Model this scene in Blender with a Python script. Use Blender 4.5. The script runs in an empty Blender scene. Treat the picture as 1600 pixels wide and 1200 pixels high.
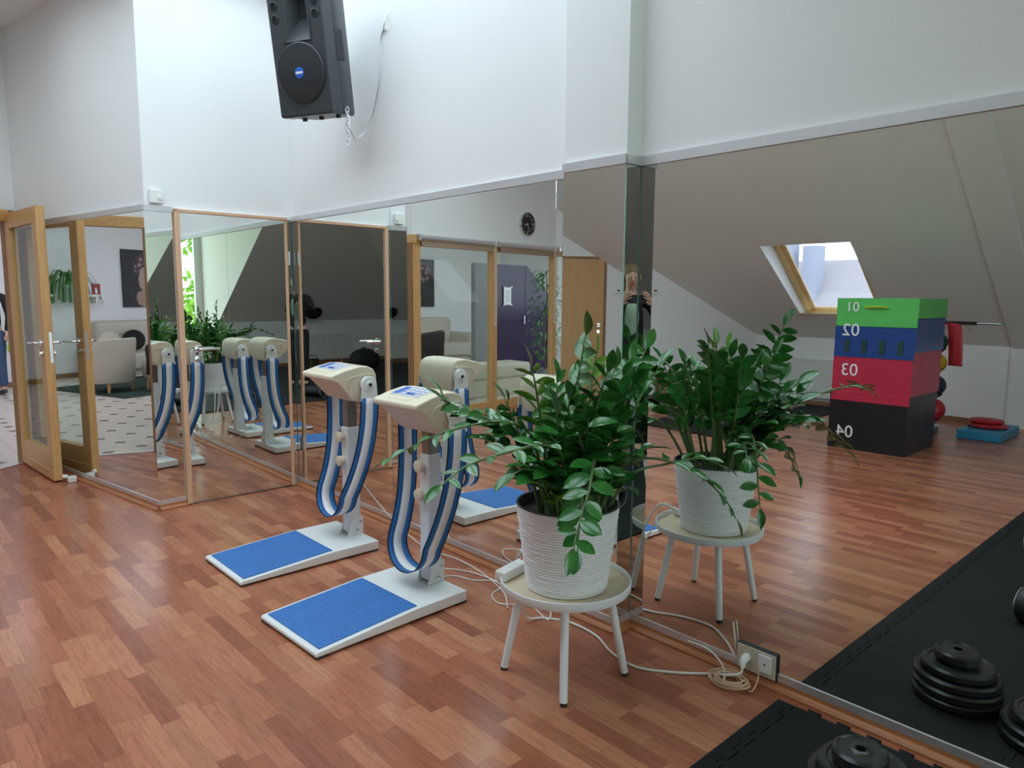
import bpy, bmesh, math, random
from mathutils import Vector, Matrix, noise
R = math.radians
SC = bpy.context.scene
COL = SC.collection
rnd = random.Random(7)

# ------------------------------------------------------------------ camera
cam = bpy.data.cameras.new('camera')
cam.sensor_fit = 'HORIZONTAL'; cam.sensor_width = 36.0
cam.lens = 1116.6 / 1600 * 36
cam.clip_start = 0.02; cam.clip_end = 200
camo = bpy.data.objects.new('camera', cam); COL.objects.link(camo)
def cam_axes(yaw=.7426, pitch=.1215, roll=.0067):
    cy, sy, cp, sp = math.cos(yaw), math.sin(yaw), math.cos(pitch), math.sin(pitch)
    f = Vector((sy*cp, cy*cp, -sp)); r = Vector((cy, -sy, 0)); u = r.cross(f)
    c, s = math.cos(roll), math.sin(roll)
    return c*r + s*u, -s*r + c*u, f
_r, _u, _f = cam_axes()
M = Matrix((( _r.x, _u.x, -_f.x, 0), (_r.y, _u.y, -_f.y, 0), (_r.z, _u.z, -_f.z, 1.45), (0, 0, 0, 1)))
camo.matrix_world = M
SC.camera = camo

# ------------------------------------------------------------------ world, daylight, exposure
world = bpy.data.worlds.new('sky'); SC.world = world; world.use_nodes = True
bg = world.node_tree.nodes['Background']
bg.inputs['Color'].default_value = (0.80, 0.86, 1.0, 1); bg.inputs['Strength'].default_value = 2.2
SC.view_settings.view_transform = 'Standard'; SC.view_settings.look = 'None'
SC.view_settings.gamma = 1.0; SC.view_settings.use_curve_mapping = False
SC.view_settings.exposure = 1.18
try:
    cy = SC.cycles
    cy.max_bounces = 16; cy.diffuse_bounces = 6; cy.glossy_bounces = 12; cy.transparent_max_bounces = 16
    cy.transmission_bounces = 8; cy.sample_clamp_indirect = 8.0; cy.caustics_reflective = True; cy.caustics_refractive = False
except Exception:
    pass
def portal(loc, rot, sx, sy):
    l = bpy.data.lights.new('daylight_portal', 'AREA'); l.shape = 'RECTANGLE'; l.size = sx; l.size_y = sy
    l.cycles.is_portal = True
    o = bpy.data.objects.new('daylight_portal', l); o.location = loc; o.rotation_euler = rot; COL.objects.link(o)

# ------------------------------------------------------------------ materials
def nt_of(name):
    m = bpy.data.materials.new(name); m.use_nodes = True
    return m, m.node_tree, m.node_tree.nodes['Principled BSDF']
def N(nt, t, **kw):
    n = nt.nodes.new(t)
    for k, v in kw.items():
        if k == 'op': n.operation = v
        else: setattr(n, k, v)
    return n
def math_(nt, op, a, b=None, c=None):
    n = N(nt, 'ShaderNodeMath', op=op)
    for i, v in enumerate((a, b, c)):
        if v is None: continue
        if isinstance(v, (int, float)): n.inputs[i].default_value = v
        else: nt.links.new(v, n.inputs[i])
    return n.outputs[0]
def mix_(nt, f, a, b, bt='MIX'):
    n = N(nt, 'ShaderNodeMix', data_type='RGBA', blend_type=bt)
    for i, v in ((0, f), (6, a), (7, b)):
        if isinstance(v, (int, float)): n.inputs[i].default_value = v
        elif isinstance(v, tuple): n.inputs[i].default_value = (*v[:3], 1)
        else: nt.links.new(v, n.inputs[i])
    return n.outputs[2]
def xyz(nt):
    tc = N(nt, 'ShaderNodeTexCoord'); s = N(nt, 'ShaderNodeSeparateXYZ'); nt.links.new(tc.outputs['Object'], s.inputs[0])
    return tc.outputs['Object'], s.outputs
def noise_(nt, vec, scale, detail=3, rough=.5, vscale=None):
    if vscale:
        mp = N(nt, 'ShaderNodeMapping'); mp.inputs['Scale'].default_value = vscale; nt.links.new(vec, mp.inputs[0]); vec = mp.outputs[0]
    n = N(nt, 'ShaderNodeTexNoise'); n.inputs['Scale'].default_value = scale; n.inputs['Detail'].default_value = detail
    n.inputs['Roughness'].default_value = rough; nt.links.new(vec, n.inputs['Vector'])
    return n.outputs['Fac']
def ramp(nt, f, stops):
    n = N(nt, 'ShaderNodeValToRGB'); e = n.color_ramp.elements
    while len(e) < len(stops): e.new(.5)
    for i, (p, c) in enumerate(stops): e[i].position = p; e[i].color = (*c, 1)
    nt.links.new(f, n.inputs[0]); return n.outputs[0]
def bump(nt, b, h, dist=.002, strength=.5):
    n = N(nt, 'ShaderNodeBump'); n.inputs['Distance'].default_value = dist; n.inputs['Strength'].default_value = strength
    nt.links.new(h, n.inputs['Height']); nt.links.new(n.outputs[0], b.inputs['Normal'])
def mat(name, col, rough=.5, metal=0., var=.06, scale=12, bmp=0, spec=.5, coat=0, vscale=None):
    m, nt, b = nt_of(name)
    v, _ = xyz(nt)
    f = noise_(nt, v, scale, vscale=vscale)
    lo = tuple(c*(1-var) for c in col); hi = tuple(min(1, c*(1+var)) for c in col)
    nt.links.new(mix_(nt, f, lo, hi), b.inputs['Base Color'])
    b.inputs['Roughness'].default_value = rough; b.inputs['Metallic'].default_value = metal
    b.inputs['Specular IOR Level'].default_value = spec
    if coat: b.inputs['Coat Weight'].default_value = coat; b.inputs['Coat Roughness'].default_value = .1
    if bmp: bump(nt, b, noise_(nt, v, scale*4, 4), bmp)
    m.diffuse_color = (*col, 1)
    return m
def wood(name, a, b_, rough=.4, axis=2, scale=9, spec=.5):
    m, nt, b = nt_of(name); v, _ = xyz(nt)
    vs = [6, 6, 6]; vs[axis] = .35
    f = noise_(nt, v, scale, 5, .6, tuple(vs))
    nt.links.new(ramp(nt, f, [(.3, a), (.7, b_)]), b.inputs['Base Color'])
    b.inputs['Roughness'].default_value = rough; b.inputs['Specular IOR Level'].default_value = spec
    return m
def laminate():
    m, nt, b = nt_of('laminate_floor'); v, s = xyz(nt)
    W, L = .066, .40
    row = math_(nt, 'FLOOR', math_(nt, 'DIVIDE', s[0], W))
    wn = N(nt, 'ShaderNodeTexWhiteNoise', noise_dimensions='1D'); nt.links.new(row, wn.inputs['W'])
    yy = math_(nt, 'ADD', math_(nt, 'DIVIDE', s[1], L), math_(nt, 'MULTIPLY', wn.outputs['Value'], 7.0))
    cell = math_(nt, 'FLOOR', yy)
    cv = N(nt, 'ShaderNodeCombineXYZ'); nt.links.new(row, cv.inputs[0]); nt.links.new(cell, cv.inputs[1])
    w2 = N(nt, 'ShaderNodeTexWhiteNoise', noise_dimensions='3D'); nt.links.new(cv.outputs[0], w2.inputs['Vector'])
    base = ramp(nt, w2.outputs['Value'], [(0, (.33, .108, .060)), (.3, (.43, .150, .083)), (.6, (.51, .192, .105)), (.85, (.58, .25, .135)), (1, (.36, .122, .068))])
    vec = N(nt, 'ShaderNodeVectorMath', operation='ADD'); nt.links.new(v, vec.inputs[0]); nt.links.new(w2.outputs['Color'], vec.inputs[1])
    g = noise_(nt, vec.outputs[0], 9, 6, .65, (9, .7, 1))
    g2 = noise_(nt, vec.outputs[0], 60, 3, .6, (6, .4, 1))
    col = mix_(nt, .55, base, ramp(nt, g, [(.3, (.45, .42, .40)), (.55, (1, 1, 1)), (.75, (.75, .7, .66))]), 'MULTIPLY')
    col = mix_(nt, .3, col, ramp(nt, g2, [(.35, (.5, .46, .44)), (.6, (1, 1, 1))]), 'MULTIPLY')
    fx = math_(nt, 'FRACT', math_(nt, 'DIVIDE', s[0], W)); fy = math_(nt, 'FRACT', yy)
    ln = math_(nt, 'MAXIMUM', math_(nt, 'LESS_THAN', fx, .02), math_(nt, 'LESS_THAN', fy, .006))
    col = mix_(nt, math_(nt, 'MULTIPLY', ln, .45), col, (.12, .05, .03))
    nt.links.new(col, b.inputs['Base Color'])
    b.inputs['Roughness'].default_value = .22; b.inputs['Specular IOR Level'].default_value = .32
    bump(nt, b, g, .0006, .25)
    return m
def tiles():
    m, nt, b = nt_of('stone_tiles'); v, s = xyz(nt)
    T = .33
    u = math_(nt, 'DIVIDE', s[0], T); w = math_(nt, 'DIVIDE', s[1], T)
    cu = math_(nt, 'ABSOLUTE', math_(nt, 'SUBTRACT', math_(nt, 'FRACT', u), .5)); cw = math_(nt, 'ABSOLUTE', math_(nt, 'SUBTRACT', math_(nt, 'FRACT', w), .5))
    dia = math_(nt, 'LESS_THAN', math_(nt, 'ADD', cu, cw), .19)
    gu = math_(nt, 'GREATER_THAN', cu, .488); gw = math_(nt, 'GREATER_THAN', cw, .488)
    f = noise_(nt, v, 7)
    col = mix_(nt, f, (.62, .54, .47), (.74, .66, .58))
    col = mix_(nt, math_(nt, 'MAXIMUM', gu, gw), col, (.50, .43, .37))
    col = mix_(nt, dia, col, (.16, .105, .08))
    nt.links.new(col, b.inputs['Base Color']); b.inputs['Roughness'].default_value = .3
    return m
def glass(name, tint=(.93, .98, .95), gloss=.09):
    m = bpy.data.materials.new(name); m.use_nodes = True; nt = m.node_tree; nt.nodes.clear()
    o = N(nt, 'ShaderNodeOutputMaterial'); t = N(nt, 'ShaderNodeBsdfTransparent'); g = N(nt, 'ShaderNodeBsdfGlossy'); mx = N(nt, 'ShaderNodeMixShader')
    t.inputs[0].default_value = (*tint, 1); g.inputs['Roughness'].default_value = 0.0
    fr = N(nt, 'ShaderNodeFresnel'); fr.inputs[0].default_value = 1.45
    ge = N(nt, 'ShaderNodeNewGeometry'); nt.links.new(math_(nt, 'MULTIPLY', fr.outputs[0], math_(nt, 'SUBTRACT', 1.0, ge.outputs['Backfacing'])), mx.inputs[0]); nt.links.new(t.outputs[0], mx.inputs[1]); nt.links.new(g.outputs[0], mx.inputs[2]); nt.links.new(mx.outputs[0], o.inputs[0])
    return m
def mirror_mat():
    m, nt, b = nt_of('silver_mirror')
    b.inputs['Base Color'].default_value = (.84, .875, .85, 1); b.inputs['Metallic'].default_value = 1; b.inputs['Roughness'].default_value = 0
    return m
def grooved(name, col, freq=130, rough=.6):   # fine ribs along x and y of a rubber mat
    m, nt, b = nt_of(name); v, s = xyz(nt)
    h = math_(nt, 'MAXIMUM', math_(nt, 'SINE', math_(nt, 'MULTIPLY', s[0], freq*2)), math_(nt, 'SINE', math_(nt, 'MULTIPLY', s[1], freq*2)))
    nt.links.new(mix_(nt, noise_(nt, v, 6), tuple(c*.85 for c in col), tuple(c*1.1 for c in col)), b.inputs['Base Color'])
    b.inputs['Roughness'].default_value = rough; bump(nt, b, h, .002, .6)
    return m
MT = {}
MT['wall'] = mat('white_wall_paint', (.84, .84, .845), .85, var=.015, scale=2, bmp=.0008)
MT['ceil'] = mat('slope_paint', (.82, .82, .80), .9, var=.02, scale=1.5)
MT['floor'] = laminate(); MT['tile'] = tiles()
MT['mirror'] = mirror_mat(); MT['edge'] = mat('green_glass_edge', (.30, .55, .50), .15, var=.02)
MT['alu'] = mat('brushed_aluminium', (.72, .72, .74), .35, .7, var=.03, scale=40)
MT['skirt'] = wood('cherry_skirting', (.36, .13, .05), (.50, .20, .08), .35, 1)
MT['oak'] = wood('oak_wood', (.56, .30, .11), (.70, .41, .17), .4, 2)
MT['oakh'] = wood('oak_rail', (.56, .30, .11), (.70, .41, .17), .4, 0)
MT['brown'] = wood('brown_stained_wood', (.24, .12, .055), (.33, .17, .08), .45, 2)
MT['peach'] = wood('beech_wood', (.66, .40, .25), (.76, .48, .31), .45, 2)
MT['beech'] = wood('beech_veneer', (.55, .31, .12), (.62, .36, .15), .45, 2, 6)
MT['pine'] = wood('pine_wood', (.78, .52, .22), (.88, .64, .32), .45, 1)
MT['glass'] = glass('window_glass'); MT['dimglass'] = glass('sky_dimming_glass', (.42, .44, .46))  # roof pane tint is added to dim the bright sky behind it
MT['white'] = mat('white_lacquer', (.80, .81, .80), .35, var=.02)
MT['whitep'] = mat('white_plastic', (.82, .81, .78), .4, var=.02)
MT['cream'] = mat('cream_plastic', (.80, .72, .56), .32, var=.03)
MT['ivory'] = mat('ivory_plastic', (.76, .66, .50), .45, var=.04)
MT['bluemat'] = grooved('blue_rubber', (.035, .17, .50))
MT['navy'] = mat('navy_webbing', (.012, .022, .065), .75, scale=200)
MT['blue'] = mat('blue_webbing', (.02, .15, .42), .7, scale=200)
MT['whiteweb'] = mat('white_webbing', (.88, .87, .90), .7, scale=200)
MT['steel'] = mat('dull_steel', (.34, .31, .28), .35, .85, var=.1)
MT['chrome'] = mat('chrome', (.75, .76, .78), .12, 1.0)
MT['black'] = mat('black_plastic', (.018, .02, .022), .45)
MT['speaker'] = mat('charcoal_plastic', (.040, .047, .053), .36); MT['hole'] = mat('port_shade_black', (.004, .004, .005), .8)  # second one: flat port discs, shade of the openings put into black
MT['grille'] = mat('speaker_mesh', (.012, .013, .016), .6, scale=300, var=.5)
MT['foam'] = mat('black_foam_rubber', (.011, .013, .014), .7, spec=.22, var=.35, scale=5, bmp=.0008)
MT['plate'] = mat('black_vinyl_plate', (.016, .017, .018), .3, var=.2)
MT['leaf'] = mat('glossy_leaf', (.030, .155, .026), .19, var=.6, scale=30, spec=.55)
MT['leafy'] = mat('young_leaf', (.13, .30, .035), .3, var=.3, scale=30)
MT['stem'] = mat('leaf_stalk', (.10, .17, .055), .4, var=.3, scale=25)
MT['soil'] = mat('potting_soil', (.035, .024, .017), .95, var=.7, scale=60, bmp=.01)
MT['potw'] = mat('white_ridged_ceramic', (.80, .79, .80), .55, var=.04, scale=60)
MT['potin'] = mat('black_pot_liner', (.03, .03, .035), .5)
MT['traywood'] = wood('pale_birch', (.66, .54, .38), (.74, .62, .45), .4, 0, 5)
MT['tablewhite'] = mat('white_table_paint', (.80, .83, .86), .4, var=.02)
MT['cord'] = mat('white_cable', (.80, .78, .74), .45)
MT['beigewire'] = mat('beige_wire', (.62, .43, .28), .5)
MT['beige'] = mat('beige_outlet_plastic', (.60, .55, .44), .4)
MT['radiator'] = mat('radiator_enamel', (.74, .73, .70), .4, var=.02)
MT['green'] = mat('green_vinyl', (.10, .50, .11), .35, var=.1, scale=7, bmp=.004)
MT['bluev'] = mat('blue_vinyl', (.015, .06, .25), .3, var=.15, scale=7, bmp=.006)
MT['red'] = mat('red_vinyl', (.50, .022, .065), .35, var=.1, scale=7, bmp=.005)
MT['blackv'] = mat('black_vinyl', (.010, .011, .014), .35, var=.3, scale=7, bmp=.005)
MT['ink'] = mat('white_print', (.82, .82, .84), .5, var=.01)
MT['lime'] = mat('lime_webbing', (.35, .50, .03), .6)
MT['velcro'] = mat('dark_green_velcro', (.02, .06, .05), .9)
MT['yellow'] = mat('yellow_rubber', (.62, .42, .02), .45)
MT['navyb'] = mat('navy_rubber', (.02, .03, .07), .45)
MT['redb'] = mat('red_rubber', (.48, .02, .03), .4)
MT['cyan'] = mat('blue_foam_pad', (.03, .24, .42), .4)
MT['purple'] = mat('purple_gloss', (.022, .008, .045), .22, var=.05, spec=.3)
MT['grey'] = mat('grey_panel', (.20, .20, .21), .6)
MT['leather'] = mat('beige_leather', (.56, .50, .42), .5, var=.05, scale=6)
MT['throw'] = mat('dark_brown_throw', (.03, .022, .02), .9, scale=60, bmp=.003)
MT['blackcloth'] = mat('black_cloth', (.012, .012, .014), .85, scale=50)
MT['jeans'] = mat('blue_denim', (.05, .09, .18), .85, scale=80)
MT['skin'] = mat('skin', (.62, .37, .27), .5, var=.05)
MT['hair'] = mat('dark_blond_hair', (.20, .13, .075), .5, var=.3, scale=80)
MT['mint'] = mat('mint_shirt', (.42, .58, .44), .8)
MT['lgreen'] = mat('neon_green_fabric', (.35, .62, .04), .7)
MT['blind'] = mat('brown_blind_fabric', (.36, .25, .17), .8, var=.05)
MT['clockface'] = mat('black_clock_face', (.012, .012, .014), .3)
MT['bark'] = mat('tree_bark', (.10, .07, .05), .9)
MT['tree'] = mat('sunny_leaf', (.24, .44, .035), .6, var=.5, scale=5)
MT['rooft'] = mat('hazy_roof_tiles', (.50, .46, .47), .8, var=.12, scale=8)
MT['render'] = mat('hazy_render', (.45, .48, .56), .9)  # house colours, outdoor haze put into the pale tones
MT['signred'] = mat('red_sign', (.40, .02, .02), .5)
MT['badge'] = mat('blue_badge', (.02, .13, .55), .35)
MT['socket'] = mat('socket_dark', (.05, .05, .05), .5)
MT['paper'] = mat('white_paper', (.75, .74, .74), .8)
MT['rug'] = mat('dark_green_rug', (.015, .035, .03), .95, scale=60)
MT['basket'] = wood('wicker', (.06, .035, .02), (.11, .065, .035), .8, 0, 30)

# ------------------------------------------------------------------ mesh helpers
class MB:
    def __init__(s): s.v = []; s.f = []; s.m = []
    def add(s, vs, fs, mi=0):
        o = len(s.v); s.v += [tuple(v) for v in vs]
        for f in fs: s.f.append(tuple(i+o for i in f)); s.m.append(mi)
        return s
    def box(s, a, b, mi=0, T=None):
        (x0, y0, z0), (x1, y1, z1) = a, b
        vs = [Vector(p) for p in ((x0,y0,z0),(x1,y0,z0),(x1,y1,z0),(x0,y1,z0),(x0,y0,z1),(x1,y0,z1),(x1,y1,z1),(x0,y1,z1))]
        if T: vs = [T @ p for p in vs]
        return s.add(vs, [(0,3,2,1),(4,5,6,7),(0,1,5,4),(1,2,6,5),(2,3,7,6),(3,0,4,7)], mi)
    def prism(s, poly, z0, z1, mi=0, T=None):     # poly counter-clockwise in xy
        n = len(poly)
        vs = [Vector((p[0], p[1], z0)) for p in poly] + [Vector((p[0], p[1], z1)) for p in poly]
        if T: vs = [T @ p for p in vs]
        return s.add(vs, [tuple(range(n-1,-1,-1)), tuple(range(n,2*n))] + [(i,(i+1)%n,n+(i+1)%n,n+i) for i in range(n)], mi)
    def tube(s, path, r, n=8, mi=0, cap=True):
        path = [Vector(p) for p in path]; rs = r if isinstance(r, (list, tuple)) else [r]*len(path)
        rings = []; up = None
        for i, p in enumerate(path):
            t = (path[min(i+1,len(path)-1)] - path[max(i-1,0)])
            t = t.normalized() if t.length > 1e-9 else Vector((0,0,1))
            if up is None:
                up = t.orthogonal().normalized()
            up = (up - t*up.dot(t)); up = up.normalized() if up.length > 1e-6 else t.orthogonal().normalized()
            b = t.cross(up)
            rings.append([p + rs[i]*(math.cos(a)*up + math.sin(a)*b) for a in [2*math.pi*k/n for k in range(n)]])
        vs = [q for ring in rings for q in ring]; fs = []
        for i in range(len(path)-1):
            for k in range(n): fs.append((i*n+k, i*n+(k+1)%n, (i+1)*n+(k+1)%n, (i+1)*n+k))
        if cap: fs += [tuple(range(n-1,-1,-1)), tuple(range((len(path)-1)*n, len(path)*n))]
        return s.add(vs, fs, mi)
    def lathe(s, prof, n=32, mi=0, T=None, cap=True, rfun=None):   # prof [(r,z)] upward
        vs = []
        for j, (r, z) in enumerate(prof):
            for k in range(n):
                a = 2*math.pi*k/n; rr = r + (rfun(j, k, r, z) if rfun else 0)
                vs.append(Vector((rr*math.cos(a), rr*math.sin(a), z)))
        if T: vs = [T @ p for p in vs]
        fs = [(j*n+k, j*n+(k+1)%n, (j+1)*n+(k+1)%n, (j+1)*n+k) for j in range(len(prof)-1) for k in range(n)]
        if cap: fs += [tuple(range(n-1,-1,-1)), tuple(range((len(prof)-1)*n, len(prof)*n))]
        return s.add(vs, fs, mi)
    def ball(s, c, r, n=16, m=10, mi=0, T=None):
        c = Vector(c); rx, ry, rz = r if isinstance(r, (list, tuple)) else (r, r, r)
        prof = [(math.sin(math.pi*j/m), -math.cos(math.pi*j/m)) for j in range(m+1)]
        vs = []
        for (q, z) in prof:
            for k in range(n):
                a = 2*math.pi*k/n; p = c + Vector((rx*max(q,1e-4)*math.cos(a), ry*max(q,1e-4)*math.sin(a), rz*z)); vs.append(T @ p if T else p)
        fs = [(j*n+k, j*n+(k+1)%n, (j+1)*n+(k+1)%n, (j+1)*n+k) for j in range(m) for k in range(n)]
        return s.add(vs, fs, mi)
    def build(s, name, mats, parent=None, smooth=False, bevel=0, loc=None, rz=0, seg=2):
        me = bpy.data.meshes.new(name); me.from_pydata(s.v, [], s.f)
        for m in (mats if isinstance(mats, (list, tuple)) else [mats]): me.materials.append(MT[m] if isinstance(m, str) else m)
        me.polygons.foreach_set('material_index', s.m)
        me.update()
        if smooth:
            me.polygons.foreach_set('use_smooth', [True]*len(me.polygons))
        o = bpy.data.objects.new(name, me); COL.objects.link(o)
        if parent: o.parent = parent
        if loc: o.location = loc
        if rz: o.rotation_euler = (0, 0, rz)
        if bevel:
            b = o.modifiers.new('edge', 'BEVEL'); b.width = bevel; b.segments = seg; b.limit_method = 'ANGLE'; b.angle_limit = R(35)
            me.polygons.foreach_set('use_smooth', [True]*len(me.polygons))
            wn = o.modifiers.new('normals', 'WEIGHTED_NORMAL'); wn.keep_sharp = True
        elif smooth:
            es = o.modifiers.new('split', 'EDGE_SPLIT'); es.split_angle = R(40)
        return o
def tag(o, label=None, cat=None, group=None, kind=None):
    if label: o['label'] = label
    if cat: o['category'] = cat
    if group: o['group'] = group
    if kind: o['kind'] = kind
    return o
def thing(name, label, cat, loc=(0,0,0), rz=0, group=None):
    o = bpy.data.objects.new(name, None); o.empty_display_size = .1; COL.objects.link(o)
    o.location = loc; o.rotation_euler = (0, 0, rz)
    return tag(o, label, cat, group)
def struct(o): o['kind'] = 'structure'; return o
def copy_tree(o, parent=None):
    c = o.copy(); COL.objects.link(c)
    if parent: c.parent = parent
    for ch in list(o.children): copy_tree(ch, c)
    return c
def P(x, y, z=0): return Vector((x, y, z))
def lerp(a, b, t): return a + (b-a)*t
def spline(pts, n=8):     # Catmull-Rom
    pts = [Vector(p) for p in pts]; out = []
    for i in range(len(pts)-1):
        p0, p1, p2, p3 = pts[max(i-1,0)], pts[i], pts[i+1], pts[min(i+2,len(pts)-1)]
        for k in range(n):
            t = k/n
            out.append(.5*((2*p1) + (p2-p0)*t + (2*p0-5*p1+4*p2-p3)*t*t + (3*p1-p0-3*p2+p3)*t**3))
    return out + [pts[-1]]
def frame2(a, b):          # local x along a->b, y = left normal, z up, origin a
    a, b = Vector(a).to_3d(), Vector(b).to_3d(); d = (b-a).normalized(); n = Vector((-d.y, d.x, 0))
    return Matrix(((d.x, n.x, 0, a.x), (d.y, n.y, 0, a.y), (0, 0, 1, 0), (0, 0, 0, 1))), (b-a).length
def text(s, size, name, m, parent=None, T=None, depth=.002):
    cu = bpy.data.curves.new(name, 'FONT'); cu.body = s; cu.size = size; cu.extrude = depth; cu.align_x = 'CENTER'; cu.align_y = 'CENTER'
    tmp = bpy.data.objects.new(name, cu); COL.objects.link(tmp)
    dg = bpy.context.evaluated_depsgraph_get(); me = bpy.data.meshes.new_from_object(tmp.evaluated_get(dg))
    bpy.data.objects.remove(tmp)
    me.materials.clear(); me.materials.append(MT[m])
    o = bpy.data.objects.new(name, me); COL.objects.link(o)
    if T: me.transform(T)
    if parent: o.parent = parent
    return o

# ------------------------------------------------------------------ the setting
XB, ZT, CEIL = 2.43, 1.985, 3.56
CRN = (2.43, 5.07); OUT = (1.42, 5.055); EFAR = (1.045, 7.30); DJ = (.22, 6.72); FEND = (-2.40, 7.03); GC = (-4.82, 5.27)
KZ, KX, KY = .92, -4.82, -4.0
M1, M2 = .72, .75
XR1 = KX + (CEIL-KZ)/M1; YR2 = KY + (CEIL-KZ)/M2
def profile(mb, a, b, prof, mi=0):     # extrude (y,z) section along a->b; y positive = to the left of a->b
    T, L = frame2(a, b); n = len(prof)
    vs = [T @ Vector((0, p[0], p[1])) for p in prof] + [T @ Vector((L, p[0], p[1])) for p in prof]
    return mb.add(vs, [tuple(range(n)), tuple(range(2*n-1, n-1, -1))] + [(i, n+i, n+(i+1)%n, (i+1)%n) for i in range(n)], mi)
def wallseg(name, a, b, z0=0, z1=CEIL, th=.12, off=.008, m='wall'):
    mb = MB(); profile(mb, a, b, [(off, z0), (off+th, z0), (off+th, z1), (off, z1)]); return struct(mb.build(name, m))
struct(MB().box((-5.1, -5.0, -.1), (2.56, 6.0, 0)).build('floor', 'floor'))
mb = MB(); mb.prism([(-5.1, 6.0), (2.56, 6.0), (2.56, 7.36), (1.04, 7.33), (DJ[0], DJ[1]+.03), (FEND[0], FEND[1]+.03), (-5.1, 5.0+.03)], -.1, 0); struct(mb.build('floor_doorway', 'floor'))
mb = MB(); mb.prism([(-7.0, 8.0), (-5.1, 5.33), (FEND[0], FEND[1]+.03), (DJ[0], DJ[1]+.03), (1.04, 7.33), (3.2, 7.36), (3.2, 13.6), (-7.0, 13.6)], -.1, -.001)
struct(mb.build('floor_salon', 'tile'))
mb = MB()
for a, b in (((1.04, 7.33), (DJ[0], DJ[1]+.03)), ):
    T, L = frame2(b, a); mb.box((0, -.025, 0), (L, .02, .008), T=T)
struct(mb.build('trim_threshold', 'alu'))
wallseg('wall_right', (XB, 5.2), (XB, -1.05)); wallseg('wall_added_alcove', (XB+.12, -.93), (6.0, -.93), off=-.12); wallseg('wall_added_alcove_right', (5.9, -.9), (5.9, -4.9))  # alcove is unseen, added to let in more window light
struct(MB().box((2.56, -5.0, -.1), (6.1, -.8, 0)).build('floor_added_alcove', 'floor'))
mb = MB(); mb.prism([(2.344, 1.878), (2.45, 1.878), (2.45, 2.215), (2.336, 2.215)], 0, CEIL); struct(mb.build('wall_pillar', 'wall'))
# block behind the door wall and the slanting wall
mb = MB(); mb.prism([(1.428, 5.064), (1.61, 5.080), (2.56, 5.092), (2.56, 7.5), (1.053, 7.5), (1.053, 7.31)], 0, CEIL); struct(mb.build('wall_corner', 'wall'))
# partition wall above the glazing, in two runs
mb = MB()
for a, b, w in (((EFAR[0]+.16, EFAR[1]+.1125), DJ, 0), (DJ, FEND, 0)):
    profile(mb, b, a, [(.005, 2.13), (.115, 2.13), (.115, CEIL), (.005, CEIL)])
struct(mb.build('wall_far', 'wall'))
# gable wall with the beech door and the end pane: FEND -> GC
TG, LG = frame2(GC, FEND)        # local x from the knee wall corner to the glazing, local y = outwards
def gz(x):                       # height of the slope over local x
    return KZ + M1*(TG @ Vector((x, 0, 0))).x*1 - M1*KX
d0, d1, dh = 1.76, 2.56, 1.985
mb = MB()
def vwall(mb, x0, x1, z0a, z0b, z1a, z1b, y0=.0, y1=.1, T=TG):
    vs = [T @ Vector(p) for p in ((x0,y0,z0a),(x1,y0,z0b),(x1,y1,z0b),(x0,y1,z0a),(x0,y0,z1a),(x1,y0,z1b),(x1,y1,z1b),(x0,y1,z1a))]
    mb.add(vs, [(0,3,2,1),(4,5,6,7),(0,1,5,4),(1,2,6,5),(2,3,7,6),(3,0,4,7)])
vwall(mb, 0, d0, 0, 0, gz(0), gz(d0)); vwall(mb, d0, d1, dh, dh, gz(d0), gz(d1)); vwall(mb, d1, LG-.40, 0, 0, gz(d1), gz(LG-.40)); vwall(mb, LG-.40, LG, 2.13, 2.13, gz(LG-.40), gz(LG))
struct(mb.build('wall_gable', 'wall'))
# low knee walls
mb = MB(); mb.box((KX-.1, KY-.1, 0), (KX, GC[1]+.05, KZ)); struct(mb.build('wall_left', 'wall'))
mb = MB(); mb.box((KX-.1, KY-.1, 0), (-.24, KY, KZ)); mb.box((-.25, KY-.1, 0), (-.24, KY, KZ)); struct(mb.build('wall_back', 'wall'))
# slopes: main slope with the roof-window opening, back slope, flat ceiling with two unseen roof lights, one added
def s1(y, z): return Vector((KX + (z-KZ)/M1, y, z))
SKY = dict(y0=3.36, y1=4.42, z0=1.26, z1=2.07)
nrm = Vector((-M1, 0, 1)).normalized()
mb = MB()
h = [s1(SKY['y0'], SKY['z0']), s1(SKY['y1'], SKY['z0']), s1(SKY['y1'], SKY['z1']), s1(SKY['y0'], SKY['z1'])]
zg = KZ + M1*(FEND[0]-KX)
o_ = [s1(KY, KZ), s1(GC[1], KZ), s1(FEND[1], zg), s1(4.6, CEIL), s1(YR2, CEIL)]
mb.add(o_ + h, [(0, 1, 6, 5), (1, 2, 7, 6), (2, 3, 7), (3, 4, 8, 7), (4, 0, 5, 8)])
struct(mb.build('ceiling_slope', 'ceil'))
mb = MB(); mb.add([o_[2], Vector((FEND[0], FEND[1], CEIL)), o_[3]], [(0, 1, 2)]); struct(mb.build('wall_cheek', 'wall'))
mb = MB(); mb.add([(KX, KY, KZ), (-.24, KY, KZ), (-.24, YR2, CEIL), (XR1, YR2, CEIL)], [(0, 1, 2, 3)])
mb.add([(-.24, KY, 0), (-.24, KY, KZ), (-.24, YR2, CEIL), (-.24, -4.8, CEIL), (-.24, -4.8, 0)], [(0, 1, 2, 3, 4)])
mb.add([(-.28, KY, 0), (-.28, KY, KZ), (-.28, YR2, CEIL), (-.28, -4.8, CEIL), (-.28, -4.8, 0)], [(0, 1, 2, 3, 4)])
struct(mb.build('ceiling_back_slope', 'ceil'))
RL = [(1.15, 2.33, 1.6, 4.95), (-.6, .8, .9, 5.95)]      # x0 x1 y0 y1 of the roof lights; both unseen, second added for daylight
mb = MB()
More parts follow.
